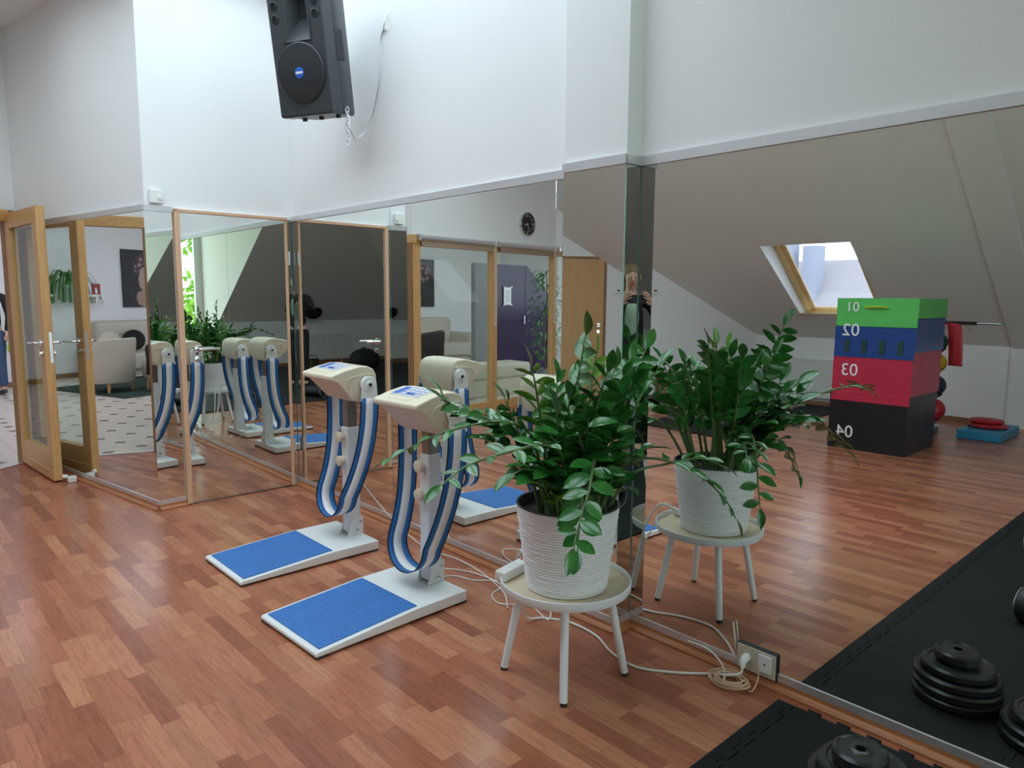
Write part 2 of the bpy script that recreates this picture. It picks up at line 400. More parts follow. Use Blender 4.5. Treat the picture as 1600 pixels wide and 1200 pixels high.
xs = sorted({-2.7, 6.0, *[v for r in RL for v in r[:2]]}); ys = sorted({-4.9, 7.4, *[v for r in RL for v in r[2:]]})
for i in range(len(xs)-1):
    for j in range(len(ys)-1):
        cx, cy_ = (xs[i]+xs[i+1])/2, (ys[j]+ys[j+1])/2
        if any(r[0] < cx < r[1] and r[2] < cy_ < r[3] for r in RL): continue
        mb.box((xs[i], ys[j], CEIL), (xs[i+1], ys[j+1], CEIL+.1))
for r in RL:
    for a, b in (((r[0]-.02, r[2]), (r[0], r[3])), ((r[1], r[2]), (r[1]+.02, r[3])), ((r[0], r[2]-.02), (r[1], r[2])), ((r[0], r[3]), (r[1], r[3]+.02))):
        mb.box((*a, CEIL+.1), (*b, CEIL+.32))
struct(mb.build('ceiling', 'wall'))
for i, r in enumerate(RL):
    struct(MB().box((r[0], r[2], CEIL+.30), (r[1], r[3], CEIL+.31)).build('window_%d' % (i+6), 'glass'))
    portal(((r[0]+r[1])/2, (r[2]+r[3])/2, CEIL+.36), (0, 0, 0), r[1]-r[0], r[3]-r[2])
# raised boxed strip on the slope
mb = MB(); q = nrm*-.02
a, b, c, d = s1(1.80, KZ), s1(2.14, KZ), s1(2.14, 3.5), s1(1.80, 3.5)
mb.add([a, b, c, d, a-nrm*.03+P(0,.02), b-nrm*.03-P(0,.02), c-nrm*.03-P(0,.02), d-nrm*.03+P(0,.02)], [(4,7,6,5),(0,4,5,1),(1,5,6,2),(2,6,7,3),(3,7,4,0)])
mb.box((KX, 1.80, 0), (KX+.03, 2.14, KZ))
struct(mb.build('trim_chimney_boxing', 'ceil'))
# roof window in the slope: reveal, wooden frame, pane
w1 = MB()
up = Vector((1, 0, M1)).normalized()
dep = Vector((-.30, 0, .10)); depb = Vector((-.26, 0, -.0)); dept = Vector((-.16, 0, .22))
i0, i1, i2, i3 = h[0]+depb, h[1]+depb, h[2]+dept, h[3]+dept
w1.add([h[0], h[1], h[2], h[3], i0, i1, i2, i3], [(0, 1, 5, 4), (1, 2, 6, 5), (2, 3, 7, 6), (3, 0, 4, 7)])
reveal = struct(w1.build('window_1', 'white'))
fr = MB()
def bar4(mb, p, q, w, t, inward, nn):     # flat frame bar from p to q
    vs = [p, q, q+inward*w, p+inward*w]; vs += [v + nn*t for v in vs]
    mb.add(vs, [(0,3,2,1),(4,5,6,7),(0,1,5,4),(1,2,6,5),(2,3,7,6),(3,0,4,7)])
nn = (i1-i0).cross(i3-i0).normalized()
if nn.x < 0: nn = -nn
vy = Vector((0, 1, 0)); upi = (i3-i0).normalized()
for w, t, ofs in ((.075, .05, 0.0), (.14, .025, 0.0)):
    bar4(fr, i0, i1, w, t, upi, nn); bar4(fr, i3, i2, w, t, -upi, nn); bar4(fr, i0, i3, w, t, vy, nn); bar4(fr, i1, i2, w, t, -vy, nn)
fr.build('window_frame', 'pine', reveal, bevel=.006)
MB().add([i0-nn*.0, i1-nn*.0, i2-nn*.0, i3-nn*.0], [(0, 1, 2, 3)]).build('pane', 'dimglass', reveal)
# sill lip
mb = MB(); bar4(mb, h[0]-P(0,.02), h[1]+P(0,.02), .02, .015, -up, Vector((1,0,0))); mb.build('window_sill', 'pine', reveal)
c_ = (i0+i2)/2 - nn*.05
po = bpy.data.lights.new('daylight_portal', 'AREA'); po.shape = 'RECTANGLE'; po.size = 1.06; po.size_y = (i3-i0).length; po.cycles.is_portal = True
pob = bpy.data.objects.new('daylight_portal', po); COL.objects.link(pob); pob.location = c_
pob.rotation_euler = nn.to_track_quat('-Z', 'Y').to_euler()
# wall with the tall back window, enlarged into the added alcove for daylight
YW = -4.8; wx0, wx1, wz1 = -.17, 5.8, 3.3
mb = MB(); mb.box((-.28, YW-.1, 0), (wx0, YW, CEIL)); mb.box((wx1, YW-.1, 0), (6.0, YW, CEIL)); mb.box((wx0, YW-.1, wz1), (wx1, YW, CEIL)); struct(mb.build('wall_window', 'wall'))
w2 = MB()
for a, b in (((wx0, YW-.08, 0), (wx0+.07, YW+.01, wz1)), ((wx1-.07, YW-.08, 0), (wx1, YW+.01, wz1)), ((wx0, YW-.08, wz1-.07), (wx1, YW+.01, wz1)), ((wx0, YW-.08, 0), (wx1, YW+.01, .10)), ((1.0, YW-.08, .1), (1.09, YW+.01, wz1)), ((2.2, YW-.08, .1), (2.29, YW+.01, wz1)), ((3.4, YW-.08, .1), (3.49, YW+.01, wz1)), ((4.6, YW-.08, .1), (4.69, YW+.01, wz1))): w2.box(a, b)
w2o = struct(w2.build('window_2', 'white', bevel=.006))
MB().box((wx0+.07, YW-.045, .1), (wx1-.07, YW-.035, wz1-.07)).build('pane', 'glass', w2o)
portal(((wx0+wx1)/2, YW-.13, wz1/2), (R(90), 0, 0), wx1-wx0, wz1)
# ---- salon shell
mb = MB(); mb.box((-7.0, 13.4, 0), (3.2, 13.5, 2.9)); struct(mb.build('wall_salon_back', 'wall'))
mb = MB(); mb.box((3.1, 7.4, 0), (3.2, 13.5, 2.9)); struct(mb.build('wall_salon_right', 'wall'))
mb = MB(); mb.box((-7.1, 8.0, 0), (-7.0, 13.5, 2.9)); mb.prism([(-5.10, 5.36), (-5.0, 5.30), (-7.0, 8.0), (-7.1, 8.0)][::-1], 0, 1.2); struct(mb.build('wall_salon_left', 'wall'))
SR = [(-3.6, -1.6, 9.6, 11.2), (1.2, 2.3, 9.4, 11.6)]
mb = MB(); xs = sorted({-7.1, 3.2, *[v for r in SR for v in r[:2]]}); ys = sorted({7.6, 13.5, *[v for r in SR for v in r[2:]]})
for i in range(len(xs)-1):
    for j in range(len(ys)-1):
        cx, cy_ = (xs[i]+xs[i+1])/2, (ys[j]+ys[j+1])/2
        if any(r[0] < cx < r[1] and r[2] < cy_ < r[3] for r in SR): continue
        mb.box((xs[i], ys[j], 2.9), (xs[i+1], ys[j+1], 3.0))
mb.prism([(-7.1, 8.0), (-5.1, 5.25), (FEND[0]-.05, FEND[1]+.2), (DJ[0]-.03, DJ[1]+.2), (1.0, 7.48), (3.2, 7.48), (3.2, 7.6), (-6.8, 7.6)], 2.9, 3.0)
struct(mb.build('ceiling_salon', 'wall'))
for i, r in enumerate(SR): portal(((r[0]+r[1])/2, (r[2]+r[3])/2, 3.05), (0, 0, 0), r[1]-r[0], r[3]-r[2])
mb = MB(); mb.box((-7.0, 13.38, 0), (3.1, 13.4, .08)); struct(mb.build('baseboard_salon', 'brown'))

# ---- skirting and aluminium edge strips along the mirrors
PM = lambda y: (2.335 - math.tan(R(1.57))*(y-1.87), y)      # pillar mirror face
SKP = [(.012, 0), (-.024, 0), (-.024, .010), (-.016, .020), (-.006, .024), (-.004, .038), (.012, .038)]
runs = {'far': (EFAR, OUT), 'corner': (OUT, (1.60, 5.069)), 'right': (CRN, (XB, 2.21)), 'pillar': ((2.326, 2.21), (2.335, 1.87)), 'pillar_side': ((2.335, 1.87), (XB, 1.87)), 'mirror': ((XB, 1.87), (XB, -1.0))}
for nme, (a, b) in runs.items():
    mb = MB(); profile(mb, a, b, SKP[::-1]); struct(mb.build('baseboard_' + nme, 'skirt'))
    if nme in ('mirror',):
        segs = [((XB, 1.87), (XB, 1.338)), ((XB, 1.172), (XB, -1.0))]
    else: segs = [(a, b)]
    mb = MB()
    for p, q_ in segs: profile(mb, p, q_, [(-.005, .038), (.010, .038), (.010, .066), (-.005, .066)][::-1])
    struct(mb.build('trim_' + nme + '_bottom', 'alu'))
    mb = MB(); profile(mb, a, b, [(-.010, ZT), (.02, ZT), (.02, ZT+.038), (-.010, ZT+.038)][::-1]); struct(mb.build('trim_' + nme + '_top', 'alu'))
mb = MB(); profile(mb, (1.60, 5.069), CRN, [(-.004, ZT+.012), (.02, ZT+.012), (.02, ZT+.03), (-.004, ZT+.03)][::-1]); struct(mb.build('trim_door_top', 'white'))
# skirting of knee and gable walls
mb = MB(); mb.box((KX, KY, 0), (KX+.015, GC[1], .055)); mb.box((KX, KY, 0), (-.24, KY+.015, .055)); vwall(mb, 0, d0-.03, 0, 0, .055, .055, -.015, 0); struct(mb.build('baseboard_left', 'brown'))

# ------------------------------------------------------------------ wall mirrors
def mirror(a, b, z0, z1, label, group=None):
    T, L = frame2(a, b); mb = MB()
    vs = [T @ Vector(p) for p in ((0,0,z0),(L,0,z0),(L,.006,z0),(0,.006,z0),(0,0,z1),(L,0,z1),(L,.006,z1),(0,.006,z1))]
    mb.add(vs, [(0,1,5,4)], 0); mb.add(vs, [(0,3,2,1),(4,5,6,7),(1,2,6,5),(2,3,7,6),(3,0,4,7)], 1)
    o = mb.build('wall_mirror', ['mirror', 'edge']); return tag(o, label, 'mirror', group)
G = 'wall mirror panels of the studio'
mirror((XB, 5.028), (XB, 3.752), .066, ZT, 'wall mirror panel beside the hinge side of the mirrored door, behind the far massager', G)
mirror((XB, 5.068), (XB, 5.031), .066, ZT, 'very narrow mirror strip in the inner corner next to the hinges', G)
mirror((2.391, 5.0680), (2.427, 5.0682), .066, ZT, 'very narrow mirror strip on the door wall between the mirrored door and the inner corner', G)
mirror((XB, 3.748), (XB, 2.213), .066, ZT, 'large wall mirror panel reflecting the wall clock, left of the pillar', G)
mirror(PM(2.21), PM(1.876), .066, ZT, 'tall narrow mirror on the front of the pillar reflecting the beech door', G)
mirror((2.335, 1.87), (2.424, 1.87), .066, ZT, 'slim mirror strip on the side of the pillar', G)
mirror((XB, 1.868), (XB, -.2), .066, ZT, 'widest wall mirror at right, reflecting skylight and coloured boxes', G)
mirror((XB, -.205), (XB, -1.0), .066, ZT, 'end mirror panel past the weight plates', G)
mirror(EFAR, OUT, .066, ZT, 'slanting wall mirror behind the open glass door', G)
mirror(OUT, (1.596, 5.0685), .066, ZT, 'narrow mirror strip between the outer wall corner and the mirrored door', G)

# ------------------------------------------------------------------ mirrored door in the corner
dx0, dx1, dy = 1.603, 2.388, 5.062
a_ = R(-.3); TD = Matrix.Translation((dx0, dy, 0)) @ Matrix.Rotation(a_, 4, 'Z'); LD = dx1-dx0
mb = MB(); mb.box((.0, .004, .012), (LD, .03, 2.012), 0, TD)
d1o = struct(mb.build('door_1', 'peach'))
mb = MB(); vs = [TD @ Vector(p) for p in ((.012,.0,.014),(LD-.006,.0,.014),(LD-.006,.0,1.992),(.012,.0,1.992))]; mb.add(vs, [(0,1,2,3)]); mb.build('mirror_pane', 'mirror', d1o)
mb = MB(); mb.box((0, -.016, .012), (.034, .004, 2.012), 0, TD); mb.box((LD-.018, -.010, .012), (LD, .004, 2.012), 0, TD); mb.box((0, -.016, 1.990), (LD, .004, 2.012), 0, TD)
mb.build('door_frame', 'peach', d1o, bevel=.003)
mb = MB()
mb.lathe([(.026, 0), (.026, .008), (.022, .01)], 20, 0, TD @ Matrix.Translation((.115, 0, 1.08)) @ Matrix.Rotation(R(90), 4, 'X'))
mb.tube([TD @ Vector(p) for p in spline([(.115, -.005, 1.08), (.115, -.05, 1.08), (.135, -.056, 1.08), (.245, -.056, 1.08)], 5)], .009, 10)
mb.build('door_handle', 'chrome', d1o, smooth=True)
mb = MB(); mb.lathe([(.024, 0), (.024, .008), (.012, .010), (.012, .02), (.001, .021)], 20, 0, TD @ Matrix.Translation((.115, 0, 1.01)) @ Matrix.Rotation(R(90), 4, 'X')); mb.build('lock_rosette', 'chrome', d1o, smooth=True)
for z in (.32, 1.72):
    mb = MB(); mb.tube([TD @ Vector((LD+.006, -.014, z-.05)), TD @ Vector((LD+.006, -.014, z+.05))], .008, 10); mb.build('hinge', 'alu', d1o, smooth=True)

# ------------------------------------------------------------------ glazed partition in oak
def glazing(name, a, b, posts, panes, zt=2.13, rail=.12):
    """posts / panes as (x0,x1) along a->b; the frame is one structure with panes as parts"""
    T, L = frame2(a, b); mb = MB()
    for x0, x1 in posts: mb.box((x0, -.03, 0), (x1, .05, zt), 0, T)
    o = struct(mb.build(name, 'oak', bevel=.006))
    mb = MB()
    for x0, x1 in panes: mb.box((x0, -.02, 0), (x1, .04, rail), 0, T); mb.box((x0, -.02, zt-.12), (x1, .04, zt), 0, T)
    mb.build('frame_rails', 'oakh', o, bevel=.005)
    for x0, x1 in panes: MB().box((x0, .008, rail), (x1, .014, zt-.12), 0, T).build('pane', 'glass', o)
    return o, T, L
# run 1: doorway (FEND side is local x=0)
TF, LF = frame2(FEND, DJ)
go, TF, LF = glazing('window_4', FEND, DJ, [(.0, .09), (1.24, 1.35), (LF-.10, LF+.01)], [(.09, 1.24), (1.35, LF-.10)])
mb = MB(); TD2, LD2 = frame2(DJ, EFAR)
mb.box((.0, -.03, 0), (.06, .05, 2.13), 0, TD2); mb.box((LD2-.085, -.04, 0), (LD2, .06, 2.13), 0, TD2)
dfo = struct(mb.build('door_frame_2', 'brown', bevel=.006))
mb = MB(); mb.box((-.05, -.035, 2.035), (LD2, .055, 2.13), 0, TD2); mb.build('lintel', 'oakh', dfo, bevel=.006)
glazing('window_5', (TG @ Vector((LG-.40, 0, 0))), FEND, [(0, .05)], [(.05, .37)])
# open glass door leaf
hinge = P(1.0, 7.265); free = P(1.068, 6.335)
TL, LL = frame2(hinge, free)          # local x from hinge to lock edge, local y to the left of that = towards +x (mirror)
mb = MB(); th = .062
for x0, x1, z0, z1 in ((0, .12, .015, 2.095), (LL-.12, LL, .015, 2.095)): mb.box((x0, -th/2, z0), (x1, th/2, z1), 0, TL)
leaf = struct(mb.build('door_2', 'oak', bevel=.006))
mb = MB(); mb.box((.12, -th/2, .015), (LL-.12, th/2, .23), 0, TL); mb.box((.12, -th/2, 1.975), (LL-.12, th/2, 2.095), 0, TL); mb.box((.05, -th/2-.006, .085), (LL-.05, th/2+.006, .094), 0, TL); mb.build('door_rails', 'oakh', leaf, bevel=.004)
MB().box((.12, -.008, .23), (LL-.12, .008, 1.975), 0, TL).build('pane', 'glass', leaf)
mb = MB(); mb.box((LL-.001, .002, .93), (LL+.003, .022, 1.16), 0, TL); mb.build('lock_plate', 'alu', leaf)
for sgn in (-1, 1):
    mb = MB(); y0 = sgn*th/2
    mb.tube([TL @ Vector((LL-.06, y0*1, 1.08)), TL @ Vector((LL-.06, y0+sgn*.012, 1.08))], .026, 18)
    mb.tube([TL @ Vector(p) for p in spline([(LL-.06, y0, 1.08), (LL-.06, y0+sgn*.05, 1.08), (LL-.085, y0+sgn*.058, 1.08), (LL-.19, y0+sgn*.058, 1.075)], 5)], .010, 10)
    mb.build('door_handle', 'chrome', leaf, smooth=True)
    mb = MB(); mb.tube([TL @ Vector((LL-.06, y0, 1.0)), TL @ Vector((LL-.06, y0+sgn*.02, 1.0))], .023, 18); mb.build('lock_rosette', 'chrome', leaf, smooth=True)
# floor door stop beside the leaf
ds = thing('door_stop', 'small white door stop on the floor at the foot of the open glass door', 'door stop', (1.148, 6.30, 0))
MB().box((-.03, -.03, 0), (.03, .03, .045)).build('base', 'white', ds, bevel=.006)
mb = MB(); mb.tube([(-.028, 0, .045), (-.058, .01, .05)], .016, 12); mb.build('buffer', 'whitep', ds, smooth=True)
# beech door in the gable wall
mb = MB()
for x0, x1, z0, z1 in ((d0-.035, d0+.004, 0, dh+.03), (d1-.004, d1+.035, 0, dh+.03), (d0-.035, d1+.035, dh-.004, dh+.03)): mb.box((x0, -.012, z0), (x1, .03, z1), 0, TG)
d3 = struct(mb.build('door_3', 'brown', bevel=.004))
mb = MB(); mb.box((d0+.004, -.004, .006), (d1-.004, .036, dh-.004), 0, TG); mb.build('door_leaf', 'beech', d3)
mb = MB(); mb.tube([TG @ Vector((d0+.075, -.004, 1.06)), TG @ Vector((d0+.075, -.014, 1.06))], .025, 16); mb.tube([TG @ Vector(p) for p in spline([(d0+.075, -.01, 1.06), (d0+.075, -.05, 1.06), (d0+.10, -.055, 1.06), (d0+.20, -.055, 1.06)], 5)], .009, 8)
mb.tube([TG @ Vector((d0+.075, -.004, .97)), TG @ Vector((d0+.075, -.016, .97))], .023, 16); mb.build('door_handle', 'chrome', d3, smooth=True)

# ------------------------------------------------------------------ belt massagers
def ribbon(mb, path, width_dirs, w, cols, th=.003):
    """flat band along path; cols = [(t0,t1,mat)] across the width"""
    n = len(path)
    for t0, t1, mi in cols:
        vs = []
        for p, d in zip(path, width_dirs): vs += [p + d*w*(t0-.5), p + d*w*(t1-.5)]
        mb.add(vs, [(2*i, 2*i+1, 2*i+3, 2*i+2) for i in range(n-1)], mi)
def make_massager():
    t = thing('belt_massager', 'belt massager nearer the camera, its platform in front of the plant table', 'belt massager', group='pair of vibrating belt massagers')
    L, W = .40, .243
    prof = [(-L, .010), (L, .010), (L, .060), (.10, .060), (-L+.01, .030), (-L, .024)]
    mb = MB(); n = len(prof)
    vs = [(x, -W, z) for x, z in prof] + [(x, W, z) for x, z in prof]
    mb.add(vs, [tuple(range(n)), tuple(range(2*n-1, n-1, -1))] + [(i, n+i, n+(i+1) % n, (i+1) % n) for i in range(n)])
    mb.build('platform', 'white', t, bevel=.004)
    # blue mat lies on the sloping part of the platform
    def top(x): return .060 if x > .10 else lerp(.030, .060, (x+L-.01)/(.11+L-.01+0.0) if x > -L+.01 else 0) if x <= .10 else .060
    mb = MB(); x0, x1, y0, y1 = -L+.025, .118, -W+.022, W-.022
    za, zb, zc = .0315, .0605, .0605
    vs = []
    for y in (y0, y1):
        for x, z in ((x0, za), (.10, zb), (x1, zc)): vs += [(x, y, z-.002), (x, y, z+.004)]
    mb.add(vs, [(1,3,9,7), (3,5,11,9), (0,1,7,6), (5,4,10,11), (0,2,3,1), (2,4,5,3), (7,9,8,6), (9,11,10,8)])
    mb.build('foot_mat', 'bluemat', t)
    for x, y in ((-L+.03, -W+.03), (-L+.03, W-.03), (L-.03, -W+.03), (L-.03, W-.03)):
        MB().box((x-.028, y-.028, 0), (x+.028, y+.028, .014)).build('rubber_foot', 'black', t)
    px, py = .350, -.03
    mb = MB()
    for s in (-1, 1):
        yy = py + s*.042
        vs = [(px-.055, yy-.002, .058), (px+.05, yy-.002, .058), (px+.05, yy-.002, .165), (px-.02, yy-.002, .165)]
        vs += [(v[0], v[1]+.004, v[2]) for v in vs]
        mb.add(vs, [(0,1,2,3), (7,6,5,4), (0,4,5,1), (1,5,6,2), (2,6,7,3), (3,7,4,0)])
    mb.box((px-.055, py-.044, .058), (px+.05, py+.044, .061)); mb.box((px+.046, py-.042, .06), (px+.05, py+.042, .165))
    br = mb.build('post_bracket', 'white', t)
    mb = MB(); mb.tube([(px+.005, py-.056, .088), (px+.005, py+.056, .088)], .011, 6); mb.tube([(px+.028, py-.052, .14), (px+.028, py+.052, .14)], .007, 6); mb.build('bolt', 'chrome', br)
    mb = MB(); mb.box((px-.038, py-.036, .075), (px+.042, py+.036, .70)); mb.build('outer_post', 'white', t, bevel=.008)
    mb = MB(); mb.box((px-.030, py-.029, .69), (px+.034, py+.029, .87)); mb.build('inner_post', 'steel', t, bevel=.007)
    for z in (.645, .505):
        mb = MB(); mb.tube([(px-.036, py-.0, z), (px-.055, py, z)], .010, 10); mb.tube([(px-.055, py, z), (px-.058, py, z), (px-.078, py, z), (px-.081, py, z)], [.024, .030, .030, .025], 18); mb.build('clamp_knob', 'ivory', t, smooth=True)
    # head: side outline swept across the width, narrower underneath
    pr = [(.160, 1.004), (.163, .992), (.180, .984), (.205, .975), (.300, .868), (.320, .858), (.400, .846), (.430, .856), (.446, .900), (.452, .960), (.446, 1.010), (.428, 1.040), (.395, 1.056), (.340, 1.060), (.250, 1.042), (.175, 1.019), (.163, 1.014)]
    ys = [(-.172, .94), (-.168, .985), (-.15, 1), (0, 1), (.15, 1), (.168, .985), (.172, .94)]
    mb = MB(); vs = []; n = len(pr); cx, cz = .32, .96
    for y, k in ys:
        for x, z in pr:
            f = .86 + .14*min(1, max(0, (z-.86)/.12)); vs.append((cx+(x-cx)*k, y*f, cz+(z-cz)*k))
    fs = [tuple(range(n-1, -1, -1)), tuple(range((len(ys)-1)*n, len(ys)*n))]
    for j in range(len(ys)-1): fs += [(j*n+i, j*n+(i+1) % n, (j+1)*n+(i+1) % n, (j+1)*n+i) for i in range(n)]
    mb.add(vs, fs); hd = mb.build('head', 'cream', t, bevel=.004, seg=2)
    # raised side contour and control plate on the sloping top
    for s in (-1, 1):
        mb = MB(); mb.tube(spline([(.275, s*.166, .925), (.262, s*.171, .975), (.285, s*.1725, .998), (.34, s*.1725, 1.008), (.42, s*.1725, 1.012)], 4), .0025, 6); mb.build('contour_line', 'cream', hd)
    tz = lambda x: 1.019 + (x-.175)*(.023/.075) if x < .25 else 1.042 + (x-.25)*.2
    def plate(mb, x0, x1, y0, y1, h0, h1, mi=0):
        vs = [(x, y, tz(x)+h) for h in (h0, h1) for x, y in ((x0, y0), (x1, y0), (x1, y1), (x0, y1))]
        mb.add(vs, [(0,3,2,1), (4,5,6,7), (0,1,5,4), (1,2,6,5), (2,3,7,6), (3,0,4,7)], mi)
    mb = MB(); plate(mb, .225, .330, -.10, .115, -.002, .0045); cp = mb.build('control_panel', 'paper', t)
    mb = MB()
    for yy in (-.085, -.05, -.015, .02, .055): plate(mb, .232, .322, yy-.0015, yy+.0015, .0045, .0052)
    for xx in (.238, .262, .29, .318): plate(mb, xx-.0014, xx+.0014, -.092, .06, .0045, .0052)
    plate(mb, .232, .324, .068, .110, .0045, .0054); plate(mb, .244, .256, -.04, .01, .0045, .0054); mb.build('panel_print', 'badge', cp)
    mb = MB(); plate(mb, .186, .206, -.075, .085, -.004, .0012); mb.build('panel_slot', 'ivory', t)
    bx, bz = .385, .955
    for s in (-1, 1):
        mb = MB(); T = Matrix.Translation((bx, s*.172, bz)) @ Matrix.Rotation(R(90)*(1 if s < 0 else -1), 4, 'X')
        mb.lathe([(.047, 0), (.047, .020), (.043, .026), (.020, .027), (.019, .033), (.001, .034)], 28, 0, T)
        pu = mb.build('pulley_disc', 'white', t, smooth=True)
        mb = MB(); mb.lathe([(.010, .030), (.010, .037), (.001, .0375)], 14, 0, T); mb.build('hub_bolt', 'black', pu, smooth=True)
        mb = MB(); yy = s*.193
        poly = [(bx-.058, bz-.088), (bx-.050, bz-.06), (bx-.046, bz+.01), (bx-.03, bz+.036), (bx, bz+.048), (bx+.03, bz+.036), (bx+.046, bz+.01), (bx+.052, bz-.06), (bx+.060, bz-.088), (bx+.05, bz-.09), (bx+.045, bz-.075), (bx-.045, bz-.075), (bx-.05, bz-.09)]
        k = len(poly); vs = [(x, yy-.003, z) for x, z in poly] + [(x, yy+.003, z) for x, z in poly]
        mb.add(vs, [tuple(range(k)), tuple(range(2*k-1, k-1, -1))] + [(i, k+i, k+(i+1) % k, (i+1) % k) for i in range(k)])
        mb.build('belt_clip', 'whitep', t)
    # belt: hangs from both clips, its bend swung in front of the post
    path = []; dirs = []
    for i in range(49):
        a = i/48; s = math.cos(math.pi*a); side = -1 if a < .5 else 1
        dz = abs(2*a-1)               # 1 at the clips, 0 at the bend
        z = .155 + (.885-.155)*(1-math.cos(dz*math.pi/2)**1.0) if False else .155 + .73*max(0, (dz-.22)/.78) if dz > .22 else .155
        y = 0
        path.append(None)
    path = []
    rr = .150
    for i in range(15): k = i/14; path.append(Vector((lerp(bx, .262, k**2.2), lerp(-.193, -rr, k**2), lerp(.882, .315, k))))
    for i in range(1, 16): a = math.pi*i/16; path.append(Vector((lerp(.262, .285, i/16)-.022*math.sin(a), -rr*math.cos(a), .315-.125*math.sin(a))))
    for i in range(15): k = 1-i/14; path.append(Vector((lerp(bx, .285, k**3), lerp(.193, rr, k**2), lerp(.882, .315, k))))
    for i, p in enumerate(path):
        tdir = (path[min(i+1, len(path)-1)] - path[max(i-1, 0)]).normalized(); d = Vector((1, 0, 0)); d = (d - tdir*d.dot(tdir)).normalized(); dirs.append(d)
    mb = MB(); ribbon(mb, path, dirs, .118, [(0, .07, 0), (.07, .30, 1), (.30, .70, 2), (.70, .93, 1), (.93, 1, 0)])
    b = mb.build('belt', ['navy', 'blue', 'whiteweb'], t, smooth=True)
    so = b.modifiers.new('thickness', 'SOLIDIFY'); so.thickness = .003
    mb = MB(); mb.tube(spline([(.30, .0, .86), (.297, -.006, .80), (.285, -.02, .72), (px-.04, py-.01, .655)], 5), .003, 6); mb.build('pull_cord', 'cord', t)
    return t
ma = make_massager(); ma.location = (1.645, 2.772, 0); ma.rotation_euler = (0, 0, R(2.3))
mb_ = copy_tree(ma)
for c_ in ma.children:            # the nearer one is set a little lower
    if c_.name.split('.')[0] in ('head', 'control_panel', 'panel_slot', 'pulley_disc', 'belt_clip', 'belt', 'pull_cord', 'inner_post'): c_.location.z -= .05
mb_.location = (1.716, 3.668, 0); mb_.rotation_euler = (0, 0, 0)
mb_['label'] = 'belt massager farther from the camera, nearer the mirrored door'

# ------------------------------------------------------------------ plant table, pot, plant
TBL = (1.932, 1.795)
tb = thing('side_table', 'round white side table with birch tray top carrying the potted plant', 'side table', (*TBL, 0))
mb = MB(); mb.lathe([(.232, .350), (.244, .353), (.250, .362), (.250, .386), (.247, .389), (.243, .386), (.241, .368)], 64, 0, cap=False); mb.lathe([(.001, .350), (.232, .350)], 64, 0, cap=False); mb.build('tray_rim', 'tablewhite', tb, smooth=True)
mb = MB(); mb.lathe([(.241, .356), (.241, .367), (.001, .368)], 64); mb.build('table_top', 'traywood', tb, smooth=True)
for i in range(4):
    a = R(45+90*i-2); tp = Vector((.165*math.cos(a), .165*math.sin(a), .352)); bt = Vector((.233*math.cos(a), .233*math.sin(a), .012))
    mb = MB(); mb.tube([tp, bt], [.0165, .0145], 16); lg = mb.build('leg', 'tablewhite', tb, smooth=True)
    mb = MB(); mb.tube([bt - P(0, 0, .0), Vector((bt.x*1.01, bt.y*1.01, 0))], .0135, 14); mb.build('foot_cap', 'black', lg, smooth=True)
PC = Vector((1.920, 1.778, 0)); PZ0 = .3695
pl = thing('potted_plant', 'large glossy green plant in ridged white pot on the round side table', 'plant', (PC.x, PC.y, PZ0))
prof = []; NR = 64
for j in range(NR+1):
    k = j/NR; prof.append((.152 + (.193-.152)*k, .316*k))
def ridge(j, k, r, z):
    if j in (0, NR): return 0
    a = 2*math.pi*k/96
    return .0026*(1 if j % 2 else -1)*(.6+.8*noise.noise(Vector((math.cos(a)*3, math.sin(a)*3, j*.9)))) + .0016*noise.noise(Vector((math.cos(a)*7, math.sin(a)*7, j*.5)))
mb = MB(); mb.lathe([(.001, 0), (.148, 0)] , 96, 0, cap=False); mb.lathe(prof, 96, 0, cap=False, rfun=ridge); pot = mb.build('pot', 'potw', pl)
mb = MB(); mb.lathe([(.170, .230), (.184, .300), (.186, .320), (.192, .322), (.194, .316)], 64, cap=False); mb.build('pot_liner', 'potin', pot, smooth=True)
mb = MB()
vs = []; NA, NRR = 40, 8
for i in range(NRR+1):
    for k in range(NA):
        a = 2*math.pi*k/NA; r = .182*i/NRR; vs.append((r*math.cos(a), r*math.sin(a), .275 + .012*noise.noise(Vector((r*30*math.cos(a), r*30*math.sin(a), 0)))))
mb.add(vs, [(i*NA+k, i*NA+(k+1) % NA, (i+1)*NA+(k+1) % NA, (i+1)*NA+k) for i in range(NRR) for k in range(NA)]); mb.build('soil', 'soil', pl)
def leaf(mb, p, d, up, L, W, mi, curl=.18):
    d = d.normalized(); s = d.cross(up); s = s.normalized() if s.length > 1e-4 else d.orthogonal().normalized(); n = s.cross(d).normalized()
    prof_ = [(0, .10), (.12, .48), (.3, .88), (.5, 1.0), (.7, .86), (.88, .46), (1, .03)]
    vs = []
    for t, w in prof_:
        c = p + d*L*t - n*L*curl*t*t
        h = W*.5*w
        vs += [c - s*h + n*h*.35, c, c + s*h + n*h*.35]
    fs = []
    for i in range(len(prof_)-1): fs += [(3*i, 3*i+1, 3*i+4, 3*i+3), (3*i+1, 3*i+2, 3*i+5, 3*i+4)]
    mb.add(vs, fs, mi)
